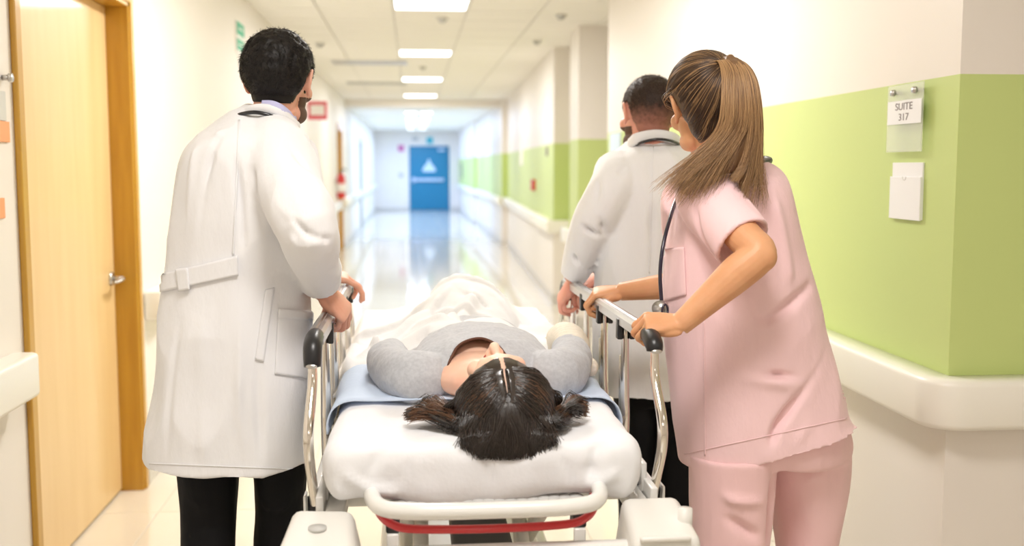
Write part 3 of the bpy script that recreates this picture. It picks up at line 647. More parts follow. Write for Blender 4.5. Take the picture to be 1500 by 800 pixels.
# ---- linen
def sheet_over(y0, y1, m, name, label, up, x0=MX0-.004, x1=MX1+.004, drop=.05, seed=0, cat='sheet'):
    nx, ny = 60, 40; pts = []
    for j in range(ny+1):
        y = y0+(y1-y0)*j/ny
        ring = [(x0, MZ1-.04-drop*.5), (x0, MZ1-.04), (x0+.012, MZ1-.012), (x0+.04, MZ1+.002)]+[(x0+.04+(x1-x0-.08)*k/12, MZ1+.003) for k in range(1, 12)]+[(x1-.04, MZ1+.002), (x1-.012, MZ1-.012), (x1, MZ1-.04), (x1, MZ1-.04-drop*.5)]
        r = spline(ring, nx+1); pts += [(a, y+.012*math.sin(a*9+seed), b+.002*math.sin(a*21+y*8)) for a, b in r]
    V = np.array(pts); F = [(j*(nx+1)+i, j*(nx+1)+i+1, (j+1)*(nx+1)+i+1, (j+1)*(nx+1)+i) for j in range(ny) for i in range(nx)]
    g = V.reshape(ny+1, nx+1, 3); du = np.gradient(g, axis=1); dv = np.gradient(g, axis=0); N = np.cross(du, dv).reshape(-1, 3); N /= np.linalg.norm(N, axis=1)[:, None]+1e-9
    V = V+N*(up+.008*(.5+fbm(V, (6, 9, 6), seed)))[:, None]
    return meshobj(name, shell(V, F, N, .004), m, None, label=label, category=cat)
sheet_over(2.50, 4.02, M['bsheet'], 'draw_sheet', 'pale blue draw sheet spread under the patient', .004, seed=2)

# blanket over the legs: height field with real thickness
def sst(a, b, x): t = np.clip((x-a)/(b-a), 0, 1); return t*t*(3-2*t)
nx, ny = 110, 150
bx = np.linspace(-.215, .50, nx+1); by = np.linspace(2.90, 4.16, ny+1); BX, BY = np.meshgrid(bx, by)
def hill(cx, cy, wx, wy, h, p=2): return h*np.exp(-np.abs((BX-cx)/wx)**p-np.abs((BY-cy)/wy)**2)
Z = np.full_like(BX, MZ1+.018)
body = hill(.155, 3.0, .20, .38, .105, 3)
knee = hill(.19, 3.50, .155, .32, .165, 2.4)
leg2 = hill(.06, 3.50, .10, .26, .09, 2)
feet = hill(.18, 4.0, .13, .12, .12, 2)
Z += np.maximum.reduce([body, knee, feet]) + .35*leg2
Z += .035*np.exp(-((BX-.42)/.05)**2)*sst(2.9, 3.05, BY)*sst(3.6, 3.3, BY)
# ridges running from the knees to the corners
def ridge(x0, y0, x1, y1, w, a):
    global Z
    ab = np.array([x1-x0, y1-y0]); t = np.clip(((BX-x0)*ab[0]+(BY-y0)*ab[1])/(ab@ab), 0, 1)
    d = np.hypot(BX-x0-t*ab[0], BY-y0-t*ab[1]); Z = Z + 1.35*a*np.exp(-(d/(w*.85))**2)*np.clip(np.minimum(t, 1-t)*5+.1, 0, 1)
for a in ((.12, 3.42, -.16, 3.0, .02, .022), (.20, 3.38, .10, 3.05, .022, .016), (.25, 3.42, .44, 3.02, .02, .018), (.06, 3.45, -.19, 3.35, .02, .02), (.05, 3.3, .28, 3.2, .014, .010),
          (.0, 3.2, .1, 2.98, .018, .012), (-.12, 3.12, -.06, 2.92, .014, .014), (.33, 3.3, .28, 3.05, .015, -.012), (.12, 3.3, .14, 3.0, .015, -.010), (-.17, 3.2, -.19, 2.95, .014, .014), (.05, 3.5, .30, 3.44, .012, .012), (.15, 3.36, .24, 3.30, .012, -.01)): ridge(*a)
nv = np.array([noise.noise((a*9, b*6, 2.2)) for a, b in zip(BX.ravel(), BY.ravel())]).reshape(BX.shape)
nv2 = np.array([noise.noise((a*24+b*7, b*12, 5.2)) for a, b in zip(BX.ravel(), BY.ravel())]).reshape(BX.shape)
Z += .012*nv+.004*nv2
edge = sst(-.17, -.215, BX)+sst(.455, .50, BX); Z -= .055*edge
Z -= .020*sst(2.99, 2.90, BY)*(np.abs(BX-.16) > .12)
bend = sst(4.06, 4.16, BY); Z = Z*(1-bend)+bend*np.minimum(Z, .90)
Y2 = BY + .03*np.sin(BX*14+1)*sst(3.1, 2.86, BY)
P = np.stack([BX, Y2, Z], -1); du = np.gradient(P, axis=1); dv = np.gradient(P, axis=0); NB = np.cross(du, dv).reshape(-1, 3); NB /= np.linalg.norm(NB, axis=1)[:, None]
FB = [(j*(nx+1)+i, j*(nx+1)+i+1, (j+1)*(nx+1)+i+1, (j+1)*(nx+1)+i) for j in range(ny) for i in range(nx)]
meshobj('blanket', shell(P.reshape(-1, 3), FB, NB, .006), M['blanket'], None, label='white blanket draped over the patient from waist to feet', category='blanket')

# ================================================================== FIGURES
def head_pieces():
    """local: origin between the ears, +y face, +z crown"""
    p = [ellip((0, -.014, .032), (.077, .098, .088)), ellip((0, .02, .03), (.070, .078, .075)), ellip((0, .032, -.03), (.060, .058, .075)),
         ellip((0, .046, -.078), (.046, .042, .032)), ellip((0, .074, -.100), (.021, .018, .016)), ellip((0, .078, .026), (.052, .018, .014)),
         ellip((0, -.03, -.035), (.055, .055, .06))]
    for s in (-1, 1):
        p += [ellip((s*.042, .064, -.022), (.026, .024, .024)), ellip((s*.038, .03, -.075), (.022, .045, .026)), ellip((s*.013, .098, -.032), (.010, .010, .008)), ellip((s*.031, .083, .012), (.017, .012, .012))]
        # ear: rim, bowl, lobe
        e = [(s*.074, .012, .018), (s*.084, .004, .034), (s*.090, -.014, .034), (s*.090, -.022, .014), (s*.086, -.018, -.008), (s*.080, -.004, -.026), (s*.075, .006, -.024)]
        p += [tube(e, [.0045, .005, .0052, .005, .0048, .006, .005], 10, 24), ellip((s*.079, -.006, .006), (.0055, .016, .026), (0, s*.25, 0))]
    p += [tube([(0, .084, .026), (0, .098, .0), (0, .113, -.026)], [.009, .0105, .0125], 12, 10), ellip((0, .112, -.028), (.013, .012, .010)),
          ellip((0, .090, -.060), (.022, .010, .006)), ellip((0, .088, -.071), (.019, .010, .007))]
    return p
HV, HF, HN = remesh(head_pieces(), .0034, 3, .5)
for s in (-1, 1):   # eye sockets
    d = np.linalg.norm((HV-np.array([s*.032, .088, .010]))/np.array([.02, .03, .013]), axis=1); HV = HV - HN*(.007*np.exp(-d**2))[:, None]
d = np.linalg.norm((HV-np.array([0, .1, -.0655]))/np.array([.022, .03, .0025]), axis=1); HV = HV-HN*(.002*np.exp(-d**2))[:, None]
def HM(loc, yaw=0, pitch=0, roll=0, sc=1.0):
    """yaw>0 turns to the left (counter-clockwise from above), pitch>0 looks up, roll tilts"""
    return Matrix.Translation(Vector(loc)) @ Euler((math.radians(pitch), math.radians(roll), math.radians(yaw)), 'XYZ').to_matrix().to_4x4() @ Matrix.Scale(sc, 4)
def face_parts(body, Mh, brow, closed=False):
    for s in (-1, 1):
        meshobj('eye', xf(ellip((s*.032, .077, .010), (.0125,)*3), Mh), M['eye'] if not closed else body.data.materials[0], body)
        if not closed: meshobj('iris', xf(ellip((s*.032, .0878, .010), (.0055, .003, .0055)), Mh), M['iris'], body)
        if not closed: meshobj('eyebrow', xf(tube([(s*.016, .093, .026), (s*.030, .093, .032), (s*.048, .082, .028)], [.002, .0032, .0015], 8, 10), Mh), brow, body)
    meshobj('lips', xf(joinvf([tube([(-.022, .090, -.064), (-.008, .1, -.060), (0, .1015, -.0615), (.008, .1, -.060), (.022, .090, -.064)], [.001, .0035, .003, .0035, .001], 8, 16), tube([(-.020, .090, -.066), (0, .0995, -.0705), (.020, .090, -.066)], [.001, .0048, .001], 8, 14)]), Mh), M['lips'], body)
def hair_cap(body, Mh, region, th, m, name='hair', lump=.004, seed=1., child=None):
    """hair mass: offset of the skull where region(local)>0, tapering out at the hairline"""
    R = region(HV); keep = R > 0; V, F, used = facemask((HV, HF), keep)
    # leave the ears bare
    n = HN[used]; r = np.clip(R[used]*8, 0, 1)
    cen = V-np.array([0, -.012, .03]); rad = cen/np.linalg.norm(cen, axis=1)[:, None]
    t = th*(.12+.88*r*(2-r)) + lump*r*fbm(V, (55, 55, 38), seed) + lump*.6*r*fbm(V, (120, 120, 80), seed+4)
    sh = shell(V, F, .5*rad+.5*n, np.maximum(t, .0012)); return meshobj(name, xf(sh, Mh), m, body), (V, .5*rad+.5*n, t, r)
def short_strands(body, Mh, cap, n, ln, m, r0=.0006, seed=1, comb=(0, -.6, -.5), name='hair_strand'):
    V, N, t, r = cap; g = np.random.default_rng(seed); i = g.integers(0, len(V), n); i = i[r[i] > .15]
    p = V[i]+N[i]*(t[i]*.75)[:, None]; c = np.array(comb)+g.normal(0, .35, (len(i), 3)); dd = N[i]*.55+c
    dd -= N[i]*(np.clip((dd*N[i]).sum(1), -9, 0)-.1)[:, None]; dd /= np.linalg.norm(dd, axis=1)[:, None]
    L = ln*(.5+.6*g.random(len(i)))*np.clip(r[i]+.2, 0, 1); k = np.linspace(0, 1, 5)
    P = p[:, None]+dd[:, None]*(L[:, None]*k)[..., None]-N[i][:, None]*(.35*L[:, None]*k**2)[..., None]
    Mx = np.array(Mh); P = P @ Mx[:3, :3].T+Mx[:3, 3]; return strands(name, P, r0, m, body)
def hand(Mh, side, curls=((45, 60, 40),)*4, spread=4, thumb=None, sc=1.):
    """side=+1 thumb on +x, -1 thumb on -x. +y fingers, +z back of hand"""
    s = side; P = []
    sec = [(0, .0265, .019, 0), (.02, .031, .0185, 0), (.05, .0385, .016, 0), (.075, .0405, .0145, -.001), (.09, .036, .0125, -.003)]
    ang = np.linspace(0, 2*math.pi, 18, endpoint=False); rings = []
    for y, a, b, z in sec: rings.append(np.column_stack([a*np.cos(ang)*.98, np.full(18, y), z+b*np.sign(np.sin(ang))*np.abs(np.sin(ang))**.8]))
    P.append(loft(rings)); P.append(ellip((s*.022, .035, -.008), (.017, .034, .015), (0, 0, s*.25))); P.append(ellip((-s*.024, .035, -.008), (.014, .036, .012)))
    kn = [(.0295, .086), (.0100, .091), (-.0100, .088), (-.0285, .078)]; ln = [(.043, .026, .021), (.047, .030, .022), (.043, .027, .021), (.034, .020, .019)]; rr = [.0088, .0090, .0086, .0077]
    for k in range(4):
        c = curls[min(k, len(curls)-1)]; x, y = kn[k]; p = np.array([s*x, y-.006, .0005]); P.append(tube([(s*x*.7, y-.045, .002), p], [.008, rr[k]*1.12], 10))
        az = math.radians(spread*(x/.02)); a = 0; pts = [p]; rad = [rr[k]*1.1]
        for j in range(3):
            a += math.radians(c[j]); d = np.array([s*math.sin(az)*math.cos(a), math.cos(az)*math.cos(a), -math.sin(a)])
            q = pts[-1]+d*ln[k][j]; m_ = (pts[-1]+q)/2; pts += [m_, q]; rad += [rr[k]*(.97-.05*j), rr[k]*(1.0-.08*j)]
        P.append(tube(pts, rad, 12, 22, round_ends=True))
    th = thumb or [(.024, .022, -.008), (.046, .045, -.020), (.052, .075, -.032), (.046, .100, -.038)]
    P.append(tube([(s*a, b, c) for a, b, c in th], [.0135, .0128, .0108, .0085], 12, 16, round_ends=True))
    Mx = Matrix(Mh) @ Matrix.Scale(sc, 4); return [xf(q, Mx) for q in P]
def frame(o, y, z):
    """right-handed frame with +y along the fingers and +z the back of the hand"""
    y = Vector(y).normalized(); z = Vector(z); z = (z-y*z.dot(y)).normalized(); x = y.cross(z)
    return Matrix(((x.x, y.x, z.x, o[0]), (x.y, y.y, z.y, o[1]), (x.z, y.z, z.z, o[2]), (0, 0, 0, 1)))
def rings_px(rows, n=40, sq=2.3):
    """torso rings: rows (py, pxL, pxR, Yc, half depth[, tilt]) -> horizontal superellipses at real depth"""
    R = []
    rows = spline([tuple(r)+(0,)*(6-len(r)) for r in rows], max(len(rows)*3, 12)); ang = np.linspace(0, 2*math.pi, n, endpoint=False)
    ca = np.sign(np.cos(ang))*np.abs(np.cos(ang))**(2/sq); sa = np.sign(np.sin(ang))*np.abs(np.sin(ang))**(2/sq)
    for py, l, r, Yc, hd, tl in rows:
        a, b = W(l, py, Yc), W(r, py, Yc); c = (a+b)/2; h = (b[0]-a[0])/2
        R.append(np.column_stack([c[0]+h*ca, np.full(n, Yc)+hd*sa, c[2]+tl*ca*h]))
    return R
def hem(R, inset=.026, rise=.10):
    """turn the bottom ring back up inside: a hollow skirt"""
    b = R[-1]; c = b.mean(0); d = b-c; k = 1-inset/np.linalg.norm(d[:, :2], axis=1)[:, None]
    i1 = c+d*k; i2 = c+d*(k-.08)+[0, 0, rise]; return R+[i1, i2]
def fine(name, pieces, m, parent, vox=.0055, sm=4, cr=(), cloth=None, seed=0., **k):
    V, F, N = remesh(pieces, vox, sm)
    if cloth: V = V+N*(cloth[0]*.95*(ridged(V, np.array(cloth[1])*1.15, seed+31)-.55)*(cloth[0] < .0075))[:, None]
    if cloth: V = V+N*(cloth[0]*fbm(V, cloth[1], seed)+cloth[0]*.4*fbm(V, np.array(cloth[1])*2.3, seed+7))[:, None]
    if cr: V = creases(V, N, cr)
    return meshobj(name, (V, F), m, parent, **k), (V, F, N)
def build_body(parent, skin, Mh, neck, units, coarse):
    """one skin mesh: head and neck, fine arm units, coarse trunk and legs hidden by clothes"""
    hp = [xf((HV, HF), Mh)]
    hv, hf, _ = remesh(hp+[tube(neck[0], neck[1], 20, 12)], .0034, 2)
    parts = [(hv, hf)]
    for u in units: v, f, _ = remesh(u, .0024, 3); parts.append((v, f))
    v, f, _ = remesh(coarse, .009, 3); parts.append((v, f))
    return meshobj('body', joinvf(parts), skin, parent)
def legs(hipL, hipR, kneeL, kneeR, ankL, ankR, k=1.):
    P = []
    for h, kn, a in ((hipL, kneeL, ankL), (hipR, kneeR, ankR)):
        h, kn, a = map(np.array, (h, kn, a)); P.append(tube([h, h*.5+kn*.5, kn, kn*.6+a*.4, a], np.array([.085, .07, .052, .052, .036])*k, 16, 16))
    return P
def legs_in(rowsets, k=.62):
    P = []
    for rs in rowsets:
        R = rings_px(rs, 16); c = [r.mean(0) for r in R]; w = [(r[:, 0].max()-r[:, 0].min())*.5*k for r in R]
        c.append(np.array([c[-1][0], c[-1][1], .06])); w.append(w[-1]*.8); P.append(tube(c, w, 14))
    return P
def ridged(V, sc, seed): return 1-2*np.abs(fbm(V, sc, seed))*1.6
def shoes(parent, pts, m, dirs):
    for p, d in zip(pts, dirs):
        d = np.array([math.sin(math.radians(d)), math.cos(math.radians(d)), 0]); p = np.array([p[0], p[1], 0.])
        up = np.array([0, 0, 1.])
        v, f, n = remesh([tube([p-d*.06+up*.045, p+up*.05, p+d*.10+up*.04, p+d*.19+up*.03], [.038, .043, .043, .024], 16, 14, flat=.9, round_ends=True), tube([p-d*.02+up*.05, p-d*.02+up*.11], [.042, .04], 16), bbox(p[0]-.01, p[0]+.01, p[1]-.01, p[1]+.01, 0.02, .06)], .006, 3)
        v[:, 2] = np.maximum(v[:, 2], .012); o = meshobj('shoe', (v, f), m, parent)
        meshobj('sole', tube([p-d*.085+up*.008, p+up*.008, p+d*.10+up*.008, p+d*.20+up*.008], [.03, .041, .045, .026], 16, 14, flat=.18, up=(0, 0, 1), round_ends=True), M['rubber'], o)
def trousers(parent, rowsets, m, name='trousers', waist=None, cr=(), seed=3.):
    P = [loft(rings_px(r, 24, 2.1)) for r in rowsets]
    if waist: P.append(waist)
    return fine(name, P, m, parent, .008, 3, cr, (.008, (9, 9, 5)), seed)

# ------------------------------------------------------------------ dark haired doctor, left
D1 = root('person', 'man in long white coat with thick black hair gripping the left rail', 'person', (-.42, 2.72, 0))
LR_D1 = [[(640, 252, 352, 2.70, .10), (692, 258, 352, 2.70, .10), (740, 262, 350, 2.70, .09), (800, 266, 345, 2.69, .085), (900, 270, 336, 2.68, .075), (1010, 274, 332, 2.66, .07), (1085, 272, 334, 2.65, .07)],
              [(640, 360, 456, 2.74, .10), (700, 370, 450, 2.74, .10), (740, 372, 447, 2.75, .09), (800, 372, 440, 2.77, .085), (900, 376, 436, 2.78, .075), (1000, 378, 434, 2.80, .07), (1060, 376, 436, 2.80, .07)]]
Mh1 = HM(W(409, 122, 2.72), -12, 2, 3, .96)
sh = W(408, 222, 2.60); el = W(450, 338, 2.46); wr = W(474, 424, 2.66)
hd1 = frame(wr+np.array([0, 0, .0]), (.55, .22, -.66), (.50, -.45, .62))
wl2 = np.array([-.292, 3.40, 1.143]); el2 = W(455, 370, 3.12)
hd1b = frame(wl2, (.95, .18, -.12), (.1, -.25, 1.))
units = [hand(hd1, -1, ((40, 62, 45), (44, 66, 48), (48, 68, 50), (50, 70, 50)), 3, [(.02, .018, -.010), (.034, .040, -.030), (.030, .060, -.055), (.018, .070, -.074)]) + [tube([el, el*.4+wr*.6, wr+(wr-el)*.04], [.045, .036, .029], 18, 12)],
         hand(hd1b, 1, ((20, 30, 25), (28, 35, 28), (34, 42, 30), (40, 46, 32)), 6, [(.022, .02, -.010), (.045, .04, -.022), (.055, .062, -.034), (.052, .082, -.046)]) + [tube([el2, wl2+(wl2-el2)*.03], [.04, .029], 16, 10)]]
c1 = np.array(W(368, 300, 2.72)); 
coarse = [tube([(-.40, 2.72, .86), (-.41, 2.72, 1.1), (-.40, 2.72, 1.35), (-.37, 2.70, 1.5)], [.12, .115, .13, .09], 20, 12), tube([sh, el], [.05, .042], 14)]+legs_in(LR_D1)
nb = Mh1 @ Vector((0, -.03, -.06)); nk = W(398, 198, 2.72)
B1 = build_body(D1, M['skin1'], Mh1, ([nb, (nb+Vector(nk))/2, nk], [.052, .053, .058]), units, coarse)
face_parts(B1, Mh1, M['hairblk'])
def short_region(nape=-.055, side=-.005, front=.062):
    def f(v):
        x, y, z = v.T; low = np.where(y < -.02, nape, side)+0*x
        low = nape+(side-nape)*sst(-.055, -.005, y)+(front-side)*sst(.035, .085, y)
        ear = np.maximum(0, 1.0-np.hypot((y+.004)/.030, (z-.006)/.036))*(np.abs(x) > .058)
        burn = .012*np.exp(-((y-.028)/.010)**2)*(np.abs(x) > .05)
        return (z-low+burn)*(ear <= 0)*(np.abs(x) < .0835)+0
    return f
h1, cap = hair_cap(B1, Mh1, short_region(-.050, -.012, .06), .017, M['hairblk'], lump=.005)
short_strands(B1, Mh1, cap, 9000, .020, M['hairblk'], .00045, 1, (.1, -.5, -.45))
def beard_region(v):
    x, y, z = v.T; return np.minimum.reduce([(.0715-np.abs(x))*3, -.032-z-.35*np.maximum(.045-np.abs(x), 0), y-.004, .14+z])
hair_cap(B1, Mh1, beard_region, .004, M['beard'], 'beard', .001)
# trousers and shoes
trousers(D1, LR_D1, M['trousers'],
         waist=loft(rings_px([(520, 262, 440, 2.72, .13), (660, 255, 452, 2.72, .13)], 24)), cr=[([W(265, 730, 2.6), W(300, 745, 2.6), W(345, 735, 2.6)], .012, .01), ([W(268, 765, 2.6), W(310, 775, 2.6), W(345, 760, 2.6)], .012, -.01), ([W(375, 735, 2.65), W(400, 750, 2.65), W(440, 735, 2.65)], .012, .01), ([W(375, 780, 2.65), W(410, 785, 2.65), W(440, 770, 2.65)], .012, -.01)])
shoes(D1, [(-.51, 2.66), (-.33, 2.80)], M['shoeblk'], [12, 12])
# coat
T = rings_px([(160, 360, 420, 2.72, .076, -.25), (168, 352, 430, 2.72, .086, -.25), (178, 336, 442, 2.72, .105, -.2), (188, 314, 452, 2.72, .13, -.1), (205, 286, 456, 2.72, .17), (235, 267, 468, 2.72, .185), (300, 256, 479, 2.72, .19), (370, 246, 477, 2.72, .18), (420, 238, 456, 2.72, .175),
              (500, 231, 457, 2.72, .185), (590, 222, 458, 2.72, .195), (669, 214, 457, 2.72, .205, -.03)], 48, 2.35)
cuff = el+(wr-el)*.90
slv = tube([W(398, 212, 2.66), W(408, 235, 2.60), W(432, 290, 2.51), el, el*.5+cuff*.5, cuff], [.080, .084, .078, .070, .058, .047], 22, 24)
slv2 = tube([W(430, 225, 2.86), W(440, 300, 3.0), el2, wl2-np.array([.015, .02, 0])], [.07, .07, .062, .045], 18, 20)
P_ = lambda x, y, Y=2.5: W(x, y, Y)
cr = [([P_(325, 190, 2.56), P_(300, 260, 2.54), P_(290, 330, 2.54), P_(285, 390, 2.54)], .010, -.007), ([P_(345, 230, 2.53), P_(352, 300, 2.53), P_(356, 380, 2.53)], .010, -.008),
      ([P_(370, 250, 2.52), P_(372, 320, 2.5), P_(398, 390, 2.52)], .012, -.012), ([P_(360, 400, 2.53), P_(352, 500, 2.53), P_(350, 600, 2.52), P_(360, 690, 2.51)], .012, .012),
      ([P_(385, 400, 2.53), P_(378, 520, 2.53), P_(385, 690, 2.52)], .014, -.012), ([P_(300, 430, 2.53), P_(290, 560, 2.52), P_(300, 690, 2.51)], .02, .008), ([P_(262, 440, 2.55), P_(245, 560, 2.55), P_(235, 690, 2.53)], .014, -.008),
      ([P_(405, 200, 2.6), P_(440, 240, 2.5), P_(470, 270, 2.5)], .010, -.008), ([P_(385, 240, 2.54), P_(405, 290, 2.46), P_(440, 330, 2.4)], .012, .009), ([P_(450, 255, 2.48), P_(470, 300, 2.44), P_(478, 340, 2.42)], .009, .008),
      ([P_(430, 320, 2.4), P_(455, 345, 2.4), P_(485, 350, 2.42)], .009, -.009), ([P_(425, 345, 2.4), P_(450, 372, 2.44), P_(487, 378, 2.48)], .009, .008), ([P_(438, 372, 2.45), P_(460, 392, 2.5), P_(488, 392, 2.52)], .008, -.007),
      ([P_(330, 175, 2.58), P_(315, 200, 2.56)], .012, .006), ([P_(405, 470, 2.53), P_(395, 520, 2.53), P_(383, 555, 2.53)], .006, -.007), ([P_(290, 205, 2.57), P_(278, 260, 2.56), P_(268, 330, 2.56)], .012, .006)]
co, cs = fine('lab_coat', [loft(hem(T)), slv, slv2], M['coat'], D1, .006, 4, cr, (.006, (7, 7, 3.2)), 2.)
bv = bvh_of(cs[:2])
meshobj('collar', tube([W(352, 170, 2.68), W(364, 161, 2.64), W(388, 158, 2.63), W(414, 166, 2.64), W(436, 184, 2.70), W(428, 178, 2.79), W(395, 166, 2.81), W(362, 166, 2.78), W(352, 170, 2.68)], .006, 10, 50, 1.7, up=(0, 0, 1)), M['coat'], co)
meshobj('shirt_collar', tube([W(384, 155, 2.640), W(400, 156, 2.632), W(417, 165, 2.645), W(432, 178, 2.70)], .005, 10, 24, 2.8, up=(0, 0, 1)), M['lav'], co)
meshobj('half_belt', project_patch(bv, [(237, 402), (348, 374), (349, 403), (238, 428)], 40, 8, .001, .006), M['coat'], co)
meshobj('belt_fold', project_patch(bv, [(262, 394), (278, 392), (281, 424), (266, 427)], 8, 8, .006, .005), M['coat'], co)
meshobj('patch_pocket', project_patch(bv, [(407, 452), (462, 456), (458, 556), (402, 548)], 20, 24, .0008, .0035), M['coat'], co)
meshobj('pocket_hem', project_patch(bv, [(407, 452), (462, 456), (461, 470), (406, 466)], 20, 4, .004, .0022), M['coat'], co)
meshobj('pocket_slit', project_patch(bv, [(388, 425), (401, 421), (386, 530), (373, 527)], 4, 24, .0008, .004), M['coat'], co)
meshobj('hem_stitch', project_patch(bv, [(219, 678), (452, 687), (452, 689), (219, 680)], 60, 1, .0002, .0014), M['coat'], co)
meshobj('back_seam', project_patch(bv, [(349, 176), (352, 176), (343, 374), (340, 374)], 1, 40, .0002, .0016), M['coat'], co)
sc1 = root('stethoscope', 'black stethoscope around the neck of the dark haired doctor', 'stethoscope', W(375, 163, 2.6))
meshobj('tubing', tube([W(468, 262, 2.66), W(455, 240, 2.80), W(440, 205, 2.84), W(420, 180, 2.74), W(411, 178, 2.645), W(400, 171, 2.615), W(378, 165, 2.610), W(359, 166, 2.622), W(346, 172, 2.665), W(346, 190, 2.9), W(352, 230, 2.93)], .0048, 10, 90), M['tube'], sc1)
meshobj('ear_tube', tube([W(467, 256, 2.56), W(471, 268, 2.52), W(474, 280, 2.52)], .0018, 8, 10), M['steel'], sc1)
meshobj('ear_tip', ellip(W(474, 283, 2.52), (.005, .005, .006)), M['tube'], sc1)

# ------------------------------------------------------------------ bearded doctor, right
D2 = root('person', 'bearded man in white coat at the far end of the right rail', 'person', (.72, 3.42, 0))
LR_D2 = [[(560, 900, 962, 3.42, .11), (640, 904, 960, 3.44, .10), (740, 906, 957, 3.46, .09), (800, 908, 954, 3.48, .08), (880, 912, 950, 3.49, .07), (915, 910, 952, 3.50, .07)],
              [(560, 958, 1022, 3.40, .11), (640, 962, 1020, 3.40, .10), (740, 966, 1016, 3.38, .09), (800, 968, 1014, 3.36, .08), (900, 972, 1010, 3.35, .07), (945, 972, 1012, 3.34, .07)]]
Mh2 = HM(W(949, 171, 3.42), 12, -2, 3, 1.0)
sh = W(905, 262, 3.34); el = W(862, 338, 3.36); wr = W(838, 408, 3.47)
hd2 = frame(wr+np.array([.006, 0, -.005]), (-.45, .25, -.75), (-.55, -.2, .70))
wr2 = W(880, 404, 3.52); el2 = W(925, 360, 3.70)
hd2b = frame(wr2, (-.75, -.35, -.25), (-.2, -.3, .9))
units = [hand(hd2, 1, ((35, 55, 40), (40, 60, 42), (44, 62, 44), (46, 64, 44)), 4) + [tube([el, wr], [.034, .028], 16, 10)],
         hand(hd2b, -1, ((30, 50, 40), (34, 55, 42), (40, 58, 44), (44, 60, 44)), 4) + [tube([el2, wr2], [.04, .029], 16, 10)]]
coarse = [tube([(.71, 3.42, .86), (.71, 3.42, 1.1), (.72, 3.42, 1.35), (.72, 3.42, 1.47)], [.12, .115, .13, .08], 20, 12), tube([sh, el], [.044, .034], 14)]+legs_in(LR_D2)
nb = Mh2 @ Vector((0, -.03, -.06)); nk = W(957, 232, 3.42)
B2 = build_body(D2, M['skin2'], Mh2, ([nb, (nb+Vector(nk))/2, nk], [.058, .060, .07]), units, coarse)
face_parts(B2, Mh2, M['hairbrn'])
def top_region(v):
    x, y, z = v.T; return np.minimum(z-(.012+.03*sst(-.02, .03, y)), .3)*(z > .012)
h2, cap = hair_cap(B2, Mh2, short_region(-.062, .0, .068), .010, M['cropped'], lump=.002, seed=5)
Vq, Nq, tq, rq = cap; top = (Vq[:, 2] > .0).astype(float)
short_strands(B2, Mh2, (Vq, Nq, tq, rq*np.clip((Vq[:, 2]+.01)/.03, 0, 1)), 6500, .014, M['hairbrn'], .0006, 4, (0, -.3, -.3))
short_strands(B2, Mh2, (Vq, Nq, tq, rq), 6000, .007, M['hairbrn'], .00035, 6, (0, -.3, -.6), 'fade_strand')
hair_cap(B2, Mh2, beard_region, .006, M['beard'], 'beard', .0015)
trousers(D2, LR_D2, M['trousers'],
         waist=loft(rings_px([(480, 890, 1015, 3.42, .12), (585, 900, 1020, 3.42, .12)], 24)), seed=8.)
shoes(D2, [(.66, 3.50), (.80, 3.34)], M['shoeblk'], [-20, -20])
T = rings_px([(203, 924, 990, 3.42, .062), (212, 915, 1002, 3.42, .085), (226, 896, 1015, 3.42, .13), (245, 884, 1026, 3.42, .155), (280, 877, 1030, 3.42, .17), (350, 874, 1028, 3.42, .165), (410, 872, 1022, 3.42, .16),
              (500, 870, 1026, 3.42, .17), (572, 868, 1030, 3.42, .18)], 44, 2.35)
cuff = el+(wr-el)*.94
slv = tube([W(912, 252, 3.40), W(902, 272, 3.34), W(882, 305, 3.33), el, el*.5+cuff*.5, cuff], [.085, .082, .074, .068, .06, .047], 20, 24)
slv2 = tube([W(985, 262, 3.55), W(950, 320, 3.68), el2, wr2+np.array([.02, .0, .01])], [.07, .065, .06, .045], 18, 20)
cr = [([W(875, 262, 3.28), W(880, 320, 3.28), W(895, 360, 3.3)], .012, -.010), ([W(850, 330, 3.3), W(880, 350, 3.29), W(900, 345, 3.3)], .012, -.012), ([W(840, 350, 3.3), W(870, 372, 3.32), W(890, 368, 3.3)], .010, .009),
      ([W(905, 330, 3.26), W(915, 420, 3.26), W(915, 580, 3.24)], .016, .008), ([W(950, 240, 3.28), W(955, 330, 3.26), W(950, 480, 3.25)], .012, -.006), ([W(835, 372, 3.36), W(860, 392, 3.40), W(880, 385, 3.4)], .009, -.008), ([W(890, 430, 3.27), W(885, 580, 3.25)], .012, -.008), ([W(925, 225, 3.28), W(905, 260, 3.27)], .012, -.005)]
co2, cs = fine('lab_coat', [loft(hem(T)), slv, slv2], M['coat2'], D2, .0065, 4, cr, (.006, (7, 7, 3.2)), 12.)
bv = bvh_of(cs[:2])
meshobj('collar', tube([W(922, 211, 3.38), W(933, 203, 3.34), W(960, 198, 3.33), W(985, 202, 3.34), W(996, 210, 3.42), W(975, 203, 3.5), W(935, 203, 3.50), W(922, 211, 3.38)], .007, 10, 50, 2.6, up=(0, 0, 1)), M['coat2'], co2)
meshobj('back_seam', project_patch(bv, [(956, 215), (958, 215), (952, 400), (950, 400)], 1, 40, .0002, .0016), M['coat2'], co2)
sc2 = root('stethoscope', 'black stethoscope around the neck of the bearded doctor', 'stethoscope', W(960, 205, 3.3))
meshobj('tubing', tube([W(905, 300, 3.62), W(915, 240, 3.58), W(922, 218, 3.46), W(931, 213, 3.36), W(945, 207, 3.315), W(965, 204, 3.30), W(985, 207, 3.32), W(1000, 215, 3.40), W(1004, 230, 3.56), W(1000, 290, 3.6)], .0045, 10, 80), M['tube'], sc2)

